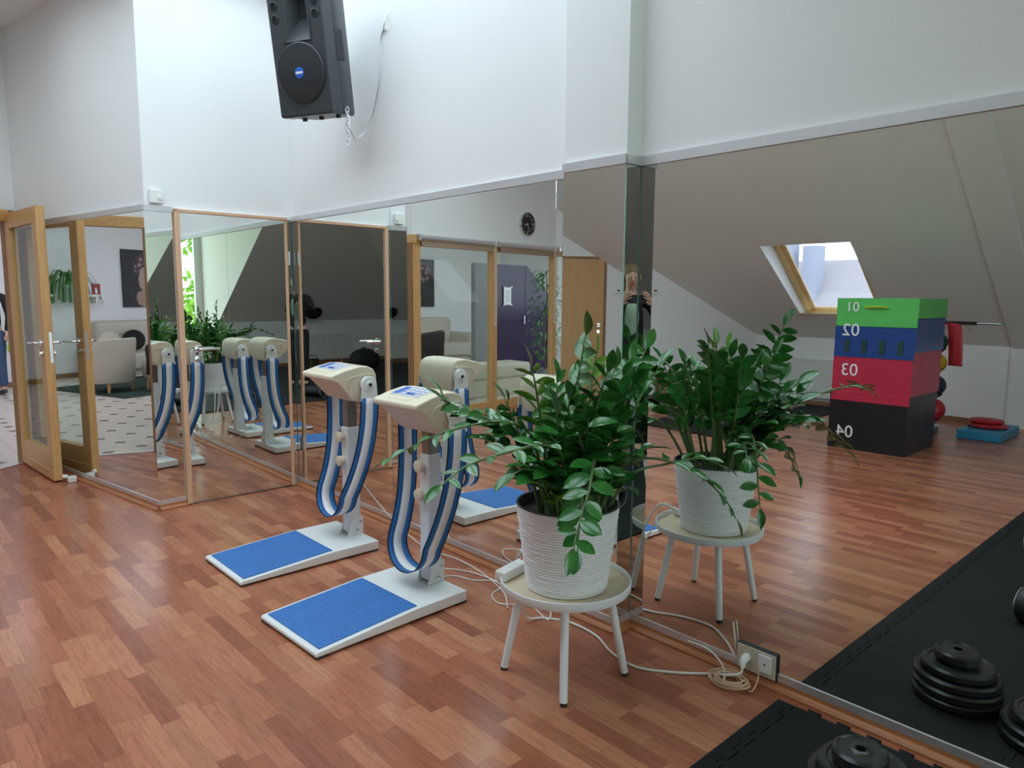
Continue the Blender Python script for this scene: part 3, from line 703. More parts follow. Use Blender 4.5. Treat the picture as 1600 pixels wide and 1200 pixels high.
def frond(ctrl, nl, L, W, start=.35, young=False, r0=.009, roll=0., droop=0.):
    nl = int(nl*1.0); L *= 1.22; W *= 1.50
    """one stalk with paired leaflets; ctrl in world coordinates"""
    off = Vector((PC.x, PC.y, PZ0)); pts = spline([Vector(c) - off for c in ctrl], 8); mb = MB(); n = len(pts)
    mb.tube(pts, [lerp(r0, .0022, (i/(n-1))**.8) for i in range(n)], 7, 0)
    lens = [0]
    for i in range(1, n): lens.append(lens[-1] + (pts[i]-pts[i-1]).length)
    T = lens[-1]
    for q in range(nl):
        t = start + (1-start)*(q+.3)/(nl); s = t*T
        i = max(1, min(n-1, next((j for j in range(n) if lens[j] >= s), n-1)))
        p = lerp(pts[i-1], pts[i], (s-lens[i-1])/max(1e-6, lens[i]-lens[i-1])); tg = (pts[i]-pts[i-1]).normalized()
        side = tg.cross(Vector((0, 0, 1))); side = side.normalized() if side.length > .15 else Vector((math.cos(roll), math.sin(roll), 0))
        side = (Matrix.Rotation(roll, 3, tg) @ side)
        sg = 1 if q % 2 else -1
        d = tg*rnd.uniform(.25, .65) + side*sg*rnd.uniform(.8, 1) + Vector((rnd.uniform(-.3, .3), rnd.uniform(-.3, .3), rnd.uniform(-.2, .3)-droop))
        upv = (side.cross(tg)); upv = upv if upv.z > 0 else -upv
        k = (.72 + .28*math.sin(math.pi*min(1, (q+1.5)/nl)))*rnd.uniform(.88, 1.1)
        leaf(mb, p, d, upv + Vector((rnd.uniform(-.7, .15), rnd.uniform(-1.0, .1), .2))*.9, L*k, W*k, 1, rnd.uniform(.05, .22))
    leaf(mb, pts[-1], pts[-1]-pts[-3], Vector((.3, -.3, 1)), L*.9, W*.8, 1)
    return mb.build('frond', ['stem', 'leafy' if young else 'leaf'], pl, smooth=True)
def base(a, r): return (PC.x + r*math.cos(R(a)), PC.y + r*math.sin(R(a)), PZ0+.27)
def rise(a, r, tip, bow=.12):
    b = Vector(base(a, r)); t = Vector(tip); m1_ = lerp(b, t, .4) + P(0, 0, bow*.5); m2_ = lerp(b, t, .75) + P(0, 0, bow*.6)
    return [b, m1_, m2_, t]
# upright stalks (tip positions measured from the photo and its mirror image)
UP = [(200, .07, (1.758, 1.561, 1.325), 15, .085, .032, .5, 0), (120, .06, (1.775, 1.83, 1.205), 12, .085, .022, .5, 1), (330, .09, (2.215, 1.66, 1.255), 15, .082, .034, .42, 0),
      (350, .08, (2.03, 1.66, 1.19), 14, .080, .032, .45, 0), (300, .07, (2.14, 1.68, 1.215), 14, .078, .032, .45, 0), (280, .08, (2.14, 1.545, 1.20), 14, .082, .034, .45, 0),
      (90, .06, (1.995, 1.915, 1.135), 13, .080, .034, .45, 0), (60, .09, (2.16, 1.93, 1.16), 13, .078, .03, .45, 0), (170, .08, (1.82, 1.66, 1.16), 13, .080, .034, .42, 0),
      (20, .10, (2.26, 1.80, 1.12), 12, .078, .032, .45, 0), (230, .08, (1.86, 1.55, 1.20), 12, .080, .034, .45, 0), (310, .03, (2.02, 1.74, 1.24), 13, .076, .028, .5, 1),
      (260, .05, (1.98, 1.60, 1.10), 12, .085, .036, .4, 0), (150, .10, (1.74, 1.93, 1.07), 12, .080, .034, .4, 0), (0, .05, (2.12, 1.78, 1.05), 11, .08, .034, .4, 0), (75, .10, (2.05, 2.03, 1.02), 11, .08, .034, .4, 0)]
for a, r, tip, nl, L, W, st, yg in UP: frond(rise(a, r, tip, .05), nl, L, W, st, bool(yg), .009, R(a+60))
# leaning and arching stalks
AR = [([base(210, .11), (1.80, 1.87, .89), (1.711, 2.005, 1.00), (1.63, 2.09, 1.035), (1.60, 2.125, 1.085)], 18, .088, .036, .36, 0),        # left cluster in front of the near massager head
      ([base(205, .11), (1.79, 1.88, .91), (1.70, 1.985, .985), (1.635, 2.07, 1.015), (1.595, 2.105, 1.06)], 12, .085, .038, .62, 0),
      ([base(160, .10), (1.80, 1.84, .93), (1.691, 1.909, 1.00), (1.551, 2.031, .965), (1.46, 2.13, .905), (1.393, 2.201, .85)], 15, .070, .022, .45, 0),   # long stalk drooping to the left
      ([base(230, .12), (1.74, 1.64, .90), (1.50, 1.47, 1.01), (1.30, 1.40, 1.035), (1.16, 1.43, 1.01), (1.066, 1.421, .975)], 13, .062, .022, .55, 0),        # long thin stalk towards the room
      ([base(225, .10), (1.80, 1.67, .90), (1.70, 1.62, 1.01), (1.673, 1.605, 1.065)], 11, .092, .046, .35, 0),
      ([base(240, .10), (1.80, 1.60, .90), (1.72, 1.54, .98), (1.687, 1.517, 1.015)], 11, .092, .046, .35, 0),
      ([base(250, .11), (1.82, 1.56, .84), (1.76, 1.49, .88), (1.735, 1.455, .895)], 9, .090, .044, .3, 0),
      ([base(215, .11), (1.76, 1.68, .83), (1.68, 1.64, .865), (1.64, 1.62, .875)], 9, .088, .042, .3, 0),
      ([base(195, .12), (1.74, 1.76, .83), (1.67, 1.75, .86), (1.63, 1.76, .845)], 8, .085, .040, .3, 0),
      ([base(245, .13), (1.80, 1.60, .76), (1.745, 1.55, .80), (1.70, 1.52, .71), (1.67, 1.50, .635)], 9, .072, .036, .35, 0),                # droops over the front of the pot
      ([base(300, .13), (2.00, 1.62, .84), (2.08, 1.52, .875), (2.20, 1.43, .83), (2.30, 1.36, .73), (2.34, 1.325, .645)], 11, .072, .030, .5, 0),  # arches right, down in front of the mirror
      ([base(310, .14), (2.06, 1.60, .80), (2.17, 1.52, .84), (2.27, 1.44, .86), (2.34, 1.39, .83)], 8, .070, .026, .6, 0),
      ([base(250, .12), (1.82, 1.57, .86), (1.73, 1.49, .925), (1.62, 1.41, .87), (1.53, 1.37, .785), (1.477, 1.342, .73)], 11, .075, .034, .5, 0),
      ([base(90, .12), (1.93, 2.0, .86), (1.96, 2.14, .92), (1.98, 2.27, .86)], 10, .072, .03, .5, 0),
      ([base(60, .12), (2.04, 2.0, .85), (2.10, 2.12, .86), (2.14, 2.22, .80)], 9, .072, .03, .5, 0),
      ([base(220, .08), (1.84, 1.70, .93), (1.79, 1.66, 1.05), (1.77, 1.64, 1.10)], 11, .090, .042, .35, 0),
      ([base(270, .09), (1.90, 1.60, .90), (1.88, 1.53, .99), (1.87, 1.50, 1.03)], 10, .088, .042, .35, 0),
      ([base(290, .10), (1.98, 1.62, .84), (2.0, 1.55, .90), (2.02, 1.50, .92)], 9, .082, .038, .35, 0),
      ([base(215, .10), (1.72, 1.70, .86), (1.62, 1.655, .915)], 7, .100, .046, .42, 0),
      ([base(205, .11), (1.74, 1.73, .80), (1.655, 1.70, .835)], 7, .096, .046, .4, 0),
      ([base(225, .09), (1.74, 1.64, .92), (1.64, 1.60, 1.00)], 8, .100, .046, .42, 0),
      ([base(240, .09), (1.79, 1.58, .95), (1.71, 1.50, 1.065)], 8, .100, .046, .42, 0),
      ([base(255, .10), (1.85, 1.55, .90), (1.79, 1.46, .99)], 8, .098, .046, .42, 0),
      ([base(270, .11), (1.88, 1.55, .84), (1.86, 1.46, .90)], 7, .096, .046, .4, 0),
      ([base(285, .12), (1.95, 1.60, .78), (1.93, 1.53, .80)], 6, .092, .044, .3, 0),
      ([base(165, .11), (1.77, 1.86, .86), (1.66, 1.92, .93)], 8, .092, .042, .42, 0),
      ([base(205, .12), (1.79, 1.71, .72), (1.77, 1.70, .745), (1.76, 1.69, .755)], 4, .055, .026, .3, 1)]
for ctrl, nl, L, W, st, yg in AR: frond(ctrl, nl, L, W, st, bool(yg), .0075)

# ------------------------------------------------------------------ power strip, sockets, cables
ps = thing('power_strip', 'white power strip lying at the back of the round table beside the pot', 'power strip', (1.865, 1.992, .3685), R(100))
ps.location = (1.825, 1.976, .3685); ps.rotation_euler = (0, 0, R(12))
mb = MB(); mb.box((-.085, -.027, 0), (.085, .027, .040)); mb.build('body', 'whitep', ps, bevel=.008)
for i in range(3):
    mb = MB(); mb.lathe([(.017, .0395), (.017, .041), (.001, .0405)], 18, 0, Matrix.Translation((-.055+.042*i, 0, 0))); mb.build('socket', 'white', ps, smooth=True)
MB().box((.066, -.012, .039), (.079, .012, .044)).build('switch', 'redb', ps, bevel=.002)
ol = thing('wall_socket', 'beige double wall socket set low in the big mirror near the mat', 'socket', (XB, 1.255, .095))
mb = MB(); mb.box((-.012, -.083, -.062), (-.0005, .083, .044)); mb.build('backing_box', 'black', ol, bevel=.012, seg=3)
mb = MB(); mb.box((-.017, -.078, -.056), (-.011, .078, .039)); mb.build('cover_frame', 'beige', ol, bevel=.006)
mb = MB(); T = Matrix.Translation((-.017, .036, -.004)) @ Matrix.Rotation(R(-90), 4, 'Y'); mb.lathe([(.027, -.002), (.027, .002), (.022, .002), (.021, -.001), (.001, -.001)], 28, 0, T); mb.build('socket', 'beige', ol, smooth=True)
mb = MB(); mb.box((-.024, -.064, -.038), (-.016, -.012, .030)); mb.build('aerial_plate', 'white', ol, bevel=.003)
mb = MB(); mb.lathe([(.004, 0), (.001, .002)], 10, 0, Matrix.Translation((-.0242, -.038, -.004)) @ Matrix.Rotation(R(-90), 4, 'Y')); mb.build('jack', 'black', ol)
def cable(name, label, pts, r, m, cat='cable', n=8, closed=False):
    mb = MB(); mb.tube(spline(pts, n), r, 8); return tag(mb.build(name, m, None, smooth=True), label, cat)
pc_ = thing('power_cable', 'thick white power cable plugged into the wall socket, running under the table', 'cable')
sx, sy, sz = XB-.017, 1.291, .091
mb = MB(); mb.tube([(sx, sy, sz), (sx-.018, sy, sz), (sx-.034, sy-.002, sz-.010), (sx-.043, sy-.006, sz-.028)], [.017, .016, .012, .007], 14); mb.build('plug', 'whitep', pc_, smooth=True)
mb = MB(); mb.tube(spline([(sx-.043, sy-.006, sz-.028), (2.36, 1.30, .035), (2.33, 1.40, .008), (2.24, 1.50, .006), (2.165, 1.62, .006), (2.18, 1.76, .006), (2.245, 1.90, .006), (2.255, 2.06, .006), (2.20, 2.17, .006), (2.11, 2.19, .03), (2.04, 2.15, .16), (2.01, 2.10, .33), (1.975, 2.06, .42), (1.94, 2.03, .42), (1.912, 2.0, .392)], 8), .0052, 8)
mb.build('lead', 'cord', pc_, smooth=True)
cable('power_cable', 'thin white cable looping on the floor between the near massager and the table', [(2.10, 2.86, .012), (2.20, 2.83, .005), (2.24, 2.72, .005), (2.34, 2.62, .005), (2.28, 2.56, .005), (2.19, 2.52, .005), (2.15, 2.43, .005), (2.19, 2.37, .005), (2.24, 2.29, .005), (2.20, 2.15, .005), (2.25, 2.18, .02), (2.265, 2.24, .03)], .0034, 'cord')
cable('power_cable', 'white cable from the near massager straight to the power strip on the table', [(2.10, 2.80, .012), (2.20, 2.95, .005), (2.29, 2.83, .005), (2.31, 2.62, .006), (2.24, 2.40, .006), (2.10, 2.25, .05), (1.98, 2.13, .22), (1.94, 2.07, .40), (1.925, 2.03, .425), (1.915, 1.985, .395)], .0034, 'cord')
cable('power_cable', 'white cable from the far massager along the mirror skirting to the power strip', [(2.115, 3.64, .42), (2.13, 3.62, .36), (2.24, 3.50, .16), (2.33, 3.30, .012), (2.36, 3.0, .005), (2.33, 2.75, .005), (2.25, 2.50, .005), (2.14, 2.35, .01), (2.03, 2.20, .16), (1.97, 2.11, .36), (1.95, 2.05, .42), (1.914, 1.98, .400)], .0032, 'cord')
cable('telephone_cable', 'thin beige wire rising from the floor to the mirror edge strip by the cable tangle', [(2.30, 1.32, .006), (2.38, 1.37, .03), (2.42, 1.46, .052), (2.424, 1.56, .050)], .0032, 'cord')
cable('telephone_cable', 'short stiff white wire sticking straight up beside the wall socket', [(2.424, 1.345, .10), (2.420, 1.350, .15), (2.418, 1.358, .205)], .0032, 'cord')
pts = []
for i in range(90):
    a = i*.62; r = .050 + .035*noise.noise(Vector((i*.11, 2.3, 0)))
    pts.append((2.335 + r*.9*math.cos(a) + .02*noise.noise(Vector((i*.07, 0, 5))), 1.315 + r*1.25*math.sin(a) + .03*noise.noise(Vector((0, i*.07, 1))), .008 + .018*abs(noise.noise(Vector((i*.2, 1, 1)))) + .00025*i))
cable('telephone_cable', 'tangle of thin beige wire on the floor below the wall socket', [(2.408, 1.24, .075), (2.385, 1.23, .03), (2.33, 1.23, .008)] + pts, .0026, 'beigewire', n=4)

# ------------------------------------------------------------------ loudspeaker on the wall
sp = thing('loudspeaker', 'black loudspeaker hung high in the corner above the mirrors', 'loudspeaker', (2.05, 4.34, 2.98))
ang = R(-155); tilt = R(9)
FW = Matrix.Rotation(ang+R(90), 4, 'Z') @ Matrix.Rotation(tilt, 4, 'X')     # local -y is the front, x = right as seen from behind
sp.matrix_world = Matrix.Translation((2.105, 4.00, 2.862)) @ FW
W_, D_, H_ = .178, .150, .36
mb = MB()
def rb(mb, a, b, c, d, z0, z1, mi=0): mb.prism([a, b, c, d], z0, z1, mi)
mb.prism([(-W_, -D_+.09), (W_, -D_+.09), (W_, 0), (W_*.78, D_-.02), (-W_*.78, D_-.02), (-W_, 0)], -H_, H_)
cab = mb.build('cabinet', 'speaker', sp, bevel=.02, seg=3)
mb = MB(); y0, y1, w_ = -D_-.012, -D_+.085, W_+.004
poly_o = [(-w_, -H_-.004), (w_, -H_-.004), (w_, H_+.004), (-w_, H_+.004)]; poly_i = [(-.092, .03), (.092, .03), (.088, .335), (-.088, .335)]
vs = [(x, y0, z) for x, z in poly_o] + [(x, y0, z) for x, z in poly_i] + [(x, y1, z) for x, z in poly_o] + [(x, y1, z) for x, z in poly_i]
mb.add(vs, [(i, (i+1) % 4, 4+(i+1) % 4, 4+i) for i in range(4)] + [(8+i, 12+i, 12+(i+1) % 4, 8+(i+1) % 4) for i in range(4)] + [(i, 8+i, 8+(i+1) % 4, (i+1) % 4) for i in range(4)])
mb.build('front_baffle', 'speaker', sp, bevel=.010, seg=3)
fy = -D_-.013
# horn: recessed flare made of four sloping faces
hz0, hz1, hx = .03, .335, .092
mb = MB(); o4 = [(-hx, fy-.002, hz0), (hx, fy-.002, hz0), (hx*.95, fy-.002, hz1), (-hx*.95, fy-.002, hz1)]; i4 = [(-.030, fy+.092, .16), (.030, fy+.092, .16), (.030, fy+.092, .25), (-.030, fy+.092, .25)]
mb.add(o4+i4, [(0,1,5,4), (1,2,6,5), (2,3,7,6), (3,0,4,7)]); mb.add(i4, [(0,1,2,3)], 1); mb.build('horn', ['speaker', 'grille'], sp)
mb = MB()
for q in (o4,):
    mb.tube([Vector(q[0]), Vector(q[1]), Vector(q[2]), Vector(q[3]), Vector(q[0])], .005, 6)
mb.build('horn_rim', 'speaker', sp)
TW = Matrix.Translation((0, fy-.001, -.135)) @ Matrix.Rotation(R(90), 4, 'X')
mb = MB(); mb.lathe([(.162, 0), (.162, .006), (.156, .010)], 48, 0, TW, cap=False); mb.lathe([(.156, .008), (.11, .013), (.001, .016)], 48, 1, TW, cap=False); wf = mb.build('woofer_grille', ['speaker', 'grille'], sp, smooth=True)
mb = MB(); TB = TW @ Matrix.Translation((0, 0, .0155)); mb.lathe([(.030, 0), (.030, .003), (.001, .0035)], 28, 0, TB); bd = mb.build('badge', 'badge', wf)
MB().box((-.024, -.006, .0030), (.024, .006, .0042), 0, TB).build('badge_print', 'ink', bd)
for sx_ in (-1, 1):
    for k in range(3):
        mb = MB(); T = Matrix.Translation((sx_*.137, fy-.001, .295-.068*k)) @ Matrix.Rotation(R(90), 4, 'X'); mb.lathe([(.024, 0), (.024, .004), (.019, .006)], 24, 0, T, cap=False); mb.lathe([(.019, .002), (.001, .001)], 24, 1, T, cap=False); mb.build('port', ['speaker', 'hole'], sp, smooth=True)
for x in (-.10, .02, .14):
    mb = MB(); mb.lathe([(.014, -H_-.020), (.016, -H_)], 12, 0, Matrix.Translation((x, -.05, 0))); mb.build('rubber_foot', 'black', sp, smooth=True)
mb = MB(); mb.box((W_-.012, -.06, -.07), (W_+.004, .02, .10)); mb.build('handle', 'black', sp, bevel=.01)
mb = MB(); mb.box((-.05, D_-.01, -.09), (.05, D_+.02, .09)); mb.tube([(0, D_-.02, 0), (-.09, D_+.19, .03)], .022, 12); mb.build('wall_bracket', 'black', sp)
# hanging chain and loose cable
ch = MB()
for k in range(-3, 6):
    c = Vector((2.205, 3.835, 2.452-.0225*k)); pts = []
    for q in range(13):
        a = 2*math.pi*q/12; u_ = Vector((.7, -.7, 0)) if k % 2 else Vector((.7, .7, 0)); pts.append(c + u_*.010*math.cos(a) + P(0, 0, .019*math.sin(a)))
    ch.tube(pts, .0028, 6, cap=False)
tag(ch.build('chain', 'alu', smooth=True), 'short steel chain dangling below the loudspeaker', 'chain')
cable('speaker_cable', 'grey cable looping from under the loudspeaker up to the wall', [(2.23, 3.86, 2.50), (2.235, 3.85, 2.41), (2.32, 3.92, 2.39), (2.40, 3.90, 2.50), (2.42, 3.83, 2.71), (2.43, 3.82, 2.95), (2.432, 3.79, 3.01)], .005, 'alu')
wo = MB(); wo.tube(spline([(2.434, 3.79, 3.02), (2.42, 3.77, 3.01), (2.415, 3.75, 3.04), (2.432, 3.75, 3.09)], 5), .006, 8); tag(wo.build('wall_hook', 'whitep', smooth=True), 'small white hook holding the speaker cable on the wall', 'hook')

# thermostats
def wallbox(name, label, cat, T, w, h_, d, knob=True):
    o = thing(name, label, cat); o.matrix_world = T
    MB().box((-w/2, -d, -h_/2), (w/2, 0, h_/2)).build('housing', 'whitep', o, bevel=.004)
    if knob:
        mb = MB(); mb.lathe([(.013, 0), (.012, .006), (.001, .007)], 18, 0, Matrix.Translation((w*.28, -d, -h_*.1)) @ Matrix.Rotation(R(90), 4, 'X')); mb.build('dial', 'whitep', o, smooth=True)
    else:
        MB().box((-w*.25, -d-.001, -h_*.12), (w*.12, -d+.001, h_*.18)).build('display', 'grille', o)
    return o
wallbox('thermostat', 'square white thermostat on the wall above the mirrored door', 'thermostat', Matrix.Translation((1.497, 5.062, 2.078)), .082, .085, .025)
wallbox('thermostat', 'white thermostat with small display on the gable wall beside the beech door', 'thermostat', TG @ Matrix.Translation((1.56, 0, 1.545)), .12, .075, .025, False)

# ------------------------------------------------------------------ foam mats
S, TK = .60, .012
def teeth(n=6, per=.1, amp=.020):
    out = []
    for k in range(n):
        b = k*per; out += [(b+.022, 0), (b+.016, amp), (b+.062, amp), (b+.056, 0)]
    return out
def tile_outline():
    t = teeth(); g = .0012
    bottom = [(x, y) for x, y in t]; right = [(S+y, x) for x, y in t]; top = [(x, S+y) for x, y in t][::-1]; left = [(y, x) for x, y in t][::-1]
    pts = [(0, 0)] + bottom + [(S, 0)] + right + [(S, S)] + top + [(0, S)] + left
    c = S/2
    return [(c+(x-c)*.9965, c+(y-c)*.9965) for x, y in pts]
mb = MB(); mb.prism(tile_outline(), 0, TK); tile0 = mb.build('foam_mat_tile', 'foam')
t_ = teeth(); strip = [(0, 0)] + [(x, y) for x, y in t_] + [(S, 0), (S-.001, .062), (.001, .062)]
mb = MB(); mb.prism([(.3+(x-.3)*.996, .0025+y*.96) for x, y in strip], 0, TK); strip0 = mb.build('mat_edge_strip', 'foam')
used = [False, False]
def put(src, i, x, y, label, cat, group):
    o = src if not used[i] else src.copy()
    if used[i]: COL.objects.link(o)
    used[i] = True; o.location = (x, y, 0); tag(o, label, cat, group)
GA = 'foam mat tiles of the free-weights area'
for c in range(11):
    for r in range(8): put(tile0, 0, 2.36-S*(c+1), 1.07-S*(r+1), 'black interlocking foam mat tile of the weights area beside the big mirror', 'mat', GA)
for c in range(11): put(strip0, 1, 2.36-S*(c+1), 1.07, 'straight black edge strip along the foam mats of the weights area', 'mat edge', 'edge strips of the weights area')
for c in range(5):
    for r in range(2): put(tile0, 0, -1.72-S*(c+1), 3.84+S*r, 'black interlocking foam mat tile in front of the radiator under the skylight', 'mat', 'foam mat tiles by the radiator')

# ------------------------------------------------------------------ weight plates
def disc(r, h, hole=.015):
    mb = MB(); k = min(.008, h*.3)
    mb.lathe([(hole, 0), (r-k, 0), (r, k), (r, h-k), (r-k, h), (r*.84, h), (r*.80, h-.004), (r*.42, h-.004), (r*.38, h-.001), (hole+.012, h-.001), (hole+.010, h), (hole, h), (hole, 0)], 56, cap=False)
    return mb
def plates(x, y, spec, where):
    z = TK
    for i, (r, h, dx, dy_, lab) in enumerate(spec):
        o = disc(r, h).build('weight_plate', 'plate', None, smooth=True, loc=(x+dx, y+dy_, z)); tag(o, lab + where, 'weight plate', 'stacked weight plates'); z += h
plates(2.005, .705, [(.142, .036, 0, 0, 'wide black weight plate lying at the very bottom '), (.142, .034, .003, -.002, 'wide black weight plate, second from the bottom '), (.140, .034, -.002, .003, 'wide black weight plate, third from the bottom '), (.118, .034, .002, 0, 'middle-sized black weight plate under the small one '), (.074, .042, -.006, .008, 'small thick black weight plate on top ')], 'of the stack at the mat corner')
plates(2.09, .41, [(.142, .036, 0, 0, 'wide black weight plate at the bottom '), (.140, .034, 0, 0, 'wide black weight plate in the middle '), (.112, .034, 0, 0, 'smaller black weight plate on top ')], 'of the stack farther from the mat corner')
for loc, rz, lab in (((-.02, .90, TK+.075), R(20), 'black foam roller lying on the mat edge, farther from the mirror'), ((1.06, .72, TK+.075), R(8), 'black foam roller lying on the mat, nearer the weight plates')):
    fr_ = thing('foam_roller', lab, 'foam roller', loc, rz, 'black foam rollers')
    mb = MB(); T = Matrix.Rotation(R(-90), 4, 'X') @ Matrix.Translation((0, 0, -.45)); mb.lathe([(.03, 0), (.068, 0), (.075, .008), (.075, .442), (.068, .45), (.03, .45), (.03, 0)], 36, 0, T, cap=False); mb.build('roller', 'black', fr_, smooth=True)
    mb = MB(); mb.lathe([(.069, .449), (.072, .452), (.066, .453)], 36, 0, T, cap=False); mb.build('rim', 'alu', fr_, smooth=True)

# ------------------------------------------------------------------ soft plyometric boxes
BX0, BX1 = -2.95, -2.18
def soft(z0, z1, m, num, y0, y1, lab, handle=None, dx=0, txt=(.17, .5), flap=None):
    t = thing('plyometric_box', lab, 'soft box', ((BX0+BX1)/2+dx, (y0+y1)/2, z0), 0, 'stack of soft jump boxes')
    hx_, hy = (BX1-BX0)/2, (y1-y0)/2; h = z1-z0
    mb = MB(); n = 10; vs = []
    # slightly sagging sides: gridded box
    def face(o, u, v, nu, nv, nrm_):
        base_ = len(mb.v); pts = []
        for i in range(nu+1):
            for j in range(nv+1):
                p = o + u*(i/nu) + v*(j/nv); e = math.sin(math.pi*i/nu)*math.sin(math.pi*j/nv)
                pts.append(p + nrm_*(.007*e*(.4+noise.noise(p*6+Vector((0, 0, z0*9))))))
        mb.add(pts, [(i*(nv+1)+j, (i+1)*(nv+1)+j, (i+1)*(nv+1)+j+1, i*(nv+1)+j+1) for i in range(nu) for j in range(nv)])
    A = Vector((-hx_, -hy, 0)); X = Vector((2*hx_, 0, 0)); Y = Vector((0, 2*hy, 0)); Z = Vector((0, 0, h-.002))
    face(A, Y, X, 14, 14, -Vector((0,0,0))); face(A+Z, X, Y, 14, 14, Vector((0,0,1))); face(A, X, Z, 14, 10, Vector((0,-1,0))); face(A+Y, Z, X, 10, 14, Vector((0,1,0))); face(A+X, Y, Z, 14, 10, Vector((1,0,0))); face(A, Z, Y, 10, 14, Vector((-1,0,0)))
    mb.build('cover', m, t, smooth=True)
    TT = Matrix.Translation((hx_+.008, hy-txt[0]-.02, h*txt[1])) @ Matrix.Rotation(R(90), 4, 'Z') @ Matrix.Rotation(R(90), 4, 'X')
    text(num, min(.165, h*.70), 'number_print', 'ink', t, TT, .002)
    if flap: 
        mb = MB(); mb.box((hx_-.002, -hy+.002, -flap), (hx_+.008, hy-.002, .012)); mb.build('closure_flap', m, t, bevel=.003)
    if handle:
        mb = MB(); mb.tube(spline([(hx_+.004, hy*.28, h*.52), (hx_+.022, hy*.1, h*.55), (hx_+.024, -hy*.12, h*.55), (hx_+.004, -hy*.30, h*.52)], 6), .011, 8); mb.build('handle_strap', handle, t, smooth=True)
    return t, hx_, hy, h
soft(0, .555, 'blackv', '04', 2.315, 3.025, 'big black soft box numbered 04 at the bottom of the coloured stack', txt=(.14, .30))
soft(.557, .965, 'red', '03', 2.300, 3.015, 'red soft box numbered 03 between the black and the blue box', txt=(.14, .52), flap=.085)
bb = soft(.967, 1.275, 'bluev', '02', 2.290, 3.013, 'blue soft box numbered 02 between the red and the green box', txt=(.13, .60), flap=.07)
for k in range(4): MB().box((bb[1]+.004, .24-.16*k-.022, -.03), (bb[1]+.013, .24-.16*k+.022, .10)).build('closure_strap', 'velcro', bb[0])
soft(1.277, 1.46, 'green', '01', 2.280, 3.009, 'flat green soft box numbered 01 on top of the coloured stack', 'lime', txt=(.13, .52), flap=.085)

# ball rack with balls, resistance band, boom arm, foam pad and balance discs by the knee wall
rk = thing('ball_rack', 'black upright ball rack partly hidden behind the coloured boxes', 'rack', (-3.98, 2.70, 0))
mb = MB(); mb.tube([(0, 0, .02), (0, 0, 1.40)], .025, 12); mb.build('post', 'black', rk, smooth=True)
for s in (-1, 1):
    mb = MB(); mb.tube([(s*.28, -.16*s, .02), (0, 0, .03)], .022, 10); mb.build('foot', 'black', rk)
for z in (.10, .37, .65, .87):
    mb = MB(); mb.tube([(.0, -.0, z), (.10, -.02, z+.01), (.16, -.06, z+.05)], .010, 8); mb.tube([(.0, 0, z), (.06, -.11, z+.01), (.10, -.16, z+.05)], .010, 8); mb.build('ball_arm', 'black', rk)
for z, m, r, lab in ((.24, 'redb', .125, 'dark red exercise ball lowest on the ball rack'), (.51, 'navyb', .115, 'navy exercise ball on the ball rack'), (.76, 'yellow', .105, 'yellow exercise ball on the ball rack'), (.985, 'velcro', .10, 'dark green exercise ball topmost on the ball rack')):
    o = thing('medicine_ball', lab, 'ball', (-3.88, 2.62, z), 0, 'balls on the rack'); MB().ball((0, 0, 0), r, 24, 16).build('ball', m, o, smooth=True)
    mb = MB(); mb.lathe([(r*1.004, -.008), (r*1.004, .008)], 24, 0, Matrix.Rotation(R(60), 4, 'Y'), cap=False); mb.build('seam_band', 'black', o, smooth=True)
mb = MB(); pts = spline([(-3.90, 2.52, 1.20), (-3.88, 2.47, 1.16), (-3.86, 2.44, .95), (-3.86, 2.43, .74)], 6); ribbon(mb, pts, [Vector((.25, -1, 0)).normalized()]*len(pts), .15, [(0, 1, 0)])
o = mb.build('resistance_band', 'redb', smooth=True); o.modifiers.new('t', 'SOLIDIFY').thickness = .004; tag(o, 'wide red band hanging from the ball rack', 'exercise band')
bm_ = thing('boom_arm', 'black and chrome boom arm sticking out sideways above the ball rack', 'boom arm', (-3.95, 2.50, 1.20))
mb = MB(); mb.tube([(0, .12, .0), (.0, -.22, .0)], .020, 10); mb.build('sleeve', 'black', bm_); mb = MB(); mb.tube([(0, -.2, 0), (0, -.44, -.002)], .013, 10); mb.build('rod', 'chrome', bm_, smooth=True)
mb = MB(); mb.tube([(0, -.10, 0), (.03, -.19, -.09)], .007, 8); mb.build('lever', 'chrome', bm_); mb = MB(); mb.tube([(.0, .10, .0), (0, .10, .17)], .018, 10); mb.build('grip', 'black', bm_)
fp = MB().box((-4.35, 1.90, 0), (-3.62, 2.30, .10)).build('foam_pad', 'cyan', bevel=.015, seg=3); tag(fp, 'blue foam step pad on the floor by the knee wall', 'foam pad')
for z, r, dx, dy_, lab in ((.10, .19, .0, 0, 'red balance disc lying on the blue foam pad'), (.145, .165, -.03, .02, 'upper red balance disc on top of the other one')):
    mb = MB(); mb.lathe([(.001, 0), (r*.9, .004), (r, .02), (r*.9, .036), (r*.5, .044), (.001, .045)], 36, cap=False); o = mb.build('balance_disc', 'redb', None, smooth=True, loc=(-3.98+dx, 2.11+dy_, z)); tag(o, lab, 'balance disc', 'red balance discs')
tr = thing('storage_tray', 'pale grey tray on the floor behind the coloured boxes', 'tray', (-3.75, 2.75, 0))
MB().box((-.14, -.2, 0), (.14, .2, .06)).build('tray', 'grey', tr, bevel=.01); MB().box((-.15, -.21, .06), (.15, .21, .075)).build('rim', 'alu', tr, bevel=.005)

# low wooden step at the gable wall
bn = thing('low_bench', 'low brown wooden bench along the gable wall below the thermostat', 'bench'); bn.matrix_world = TG @ Matrix.Translation((.98, -.19, 0))
MB().box((-.55, -.17, .335), (.55, .17, .385)).build('seat', 'brown', bn, bevel=.006)
for x in (-.51, .51):
    for y in (-.14, .14): MB().box((x-.03, y-.025, 0), (x+.03, y+.025, .336)).build('leg', 'brown', bn, bevel=.004)

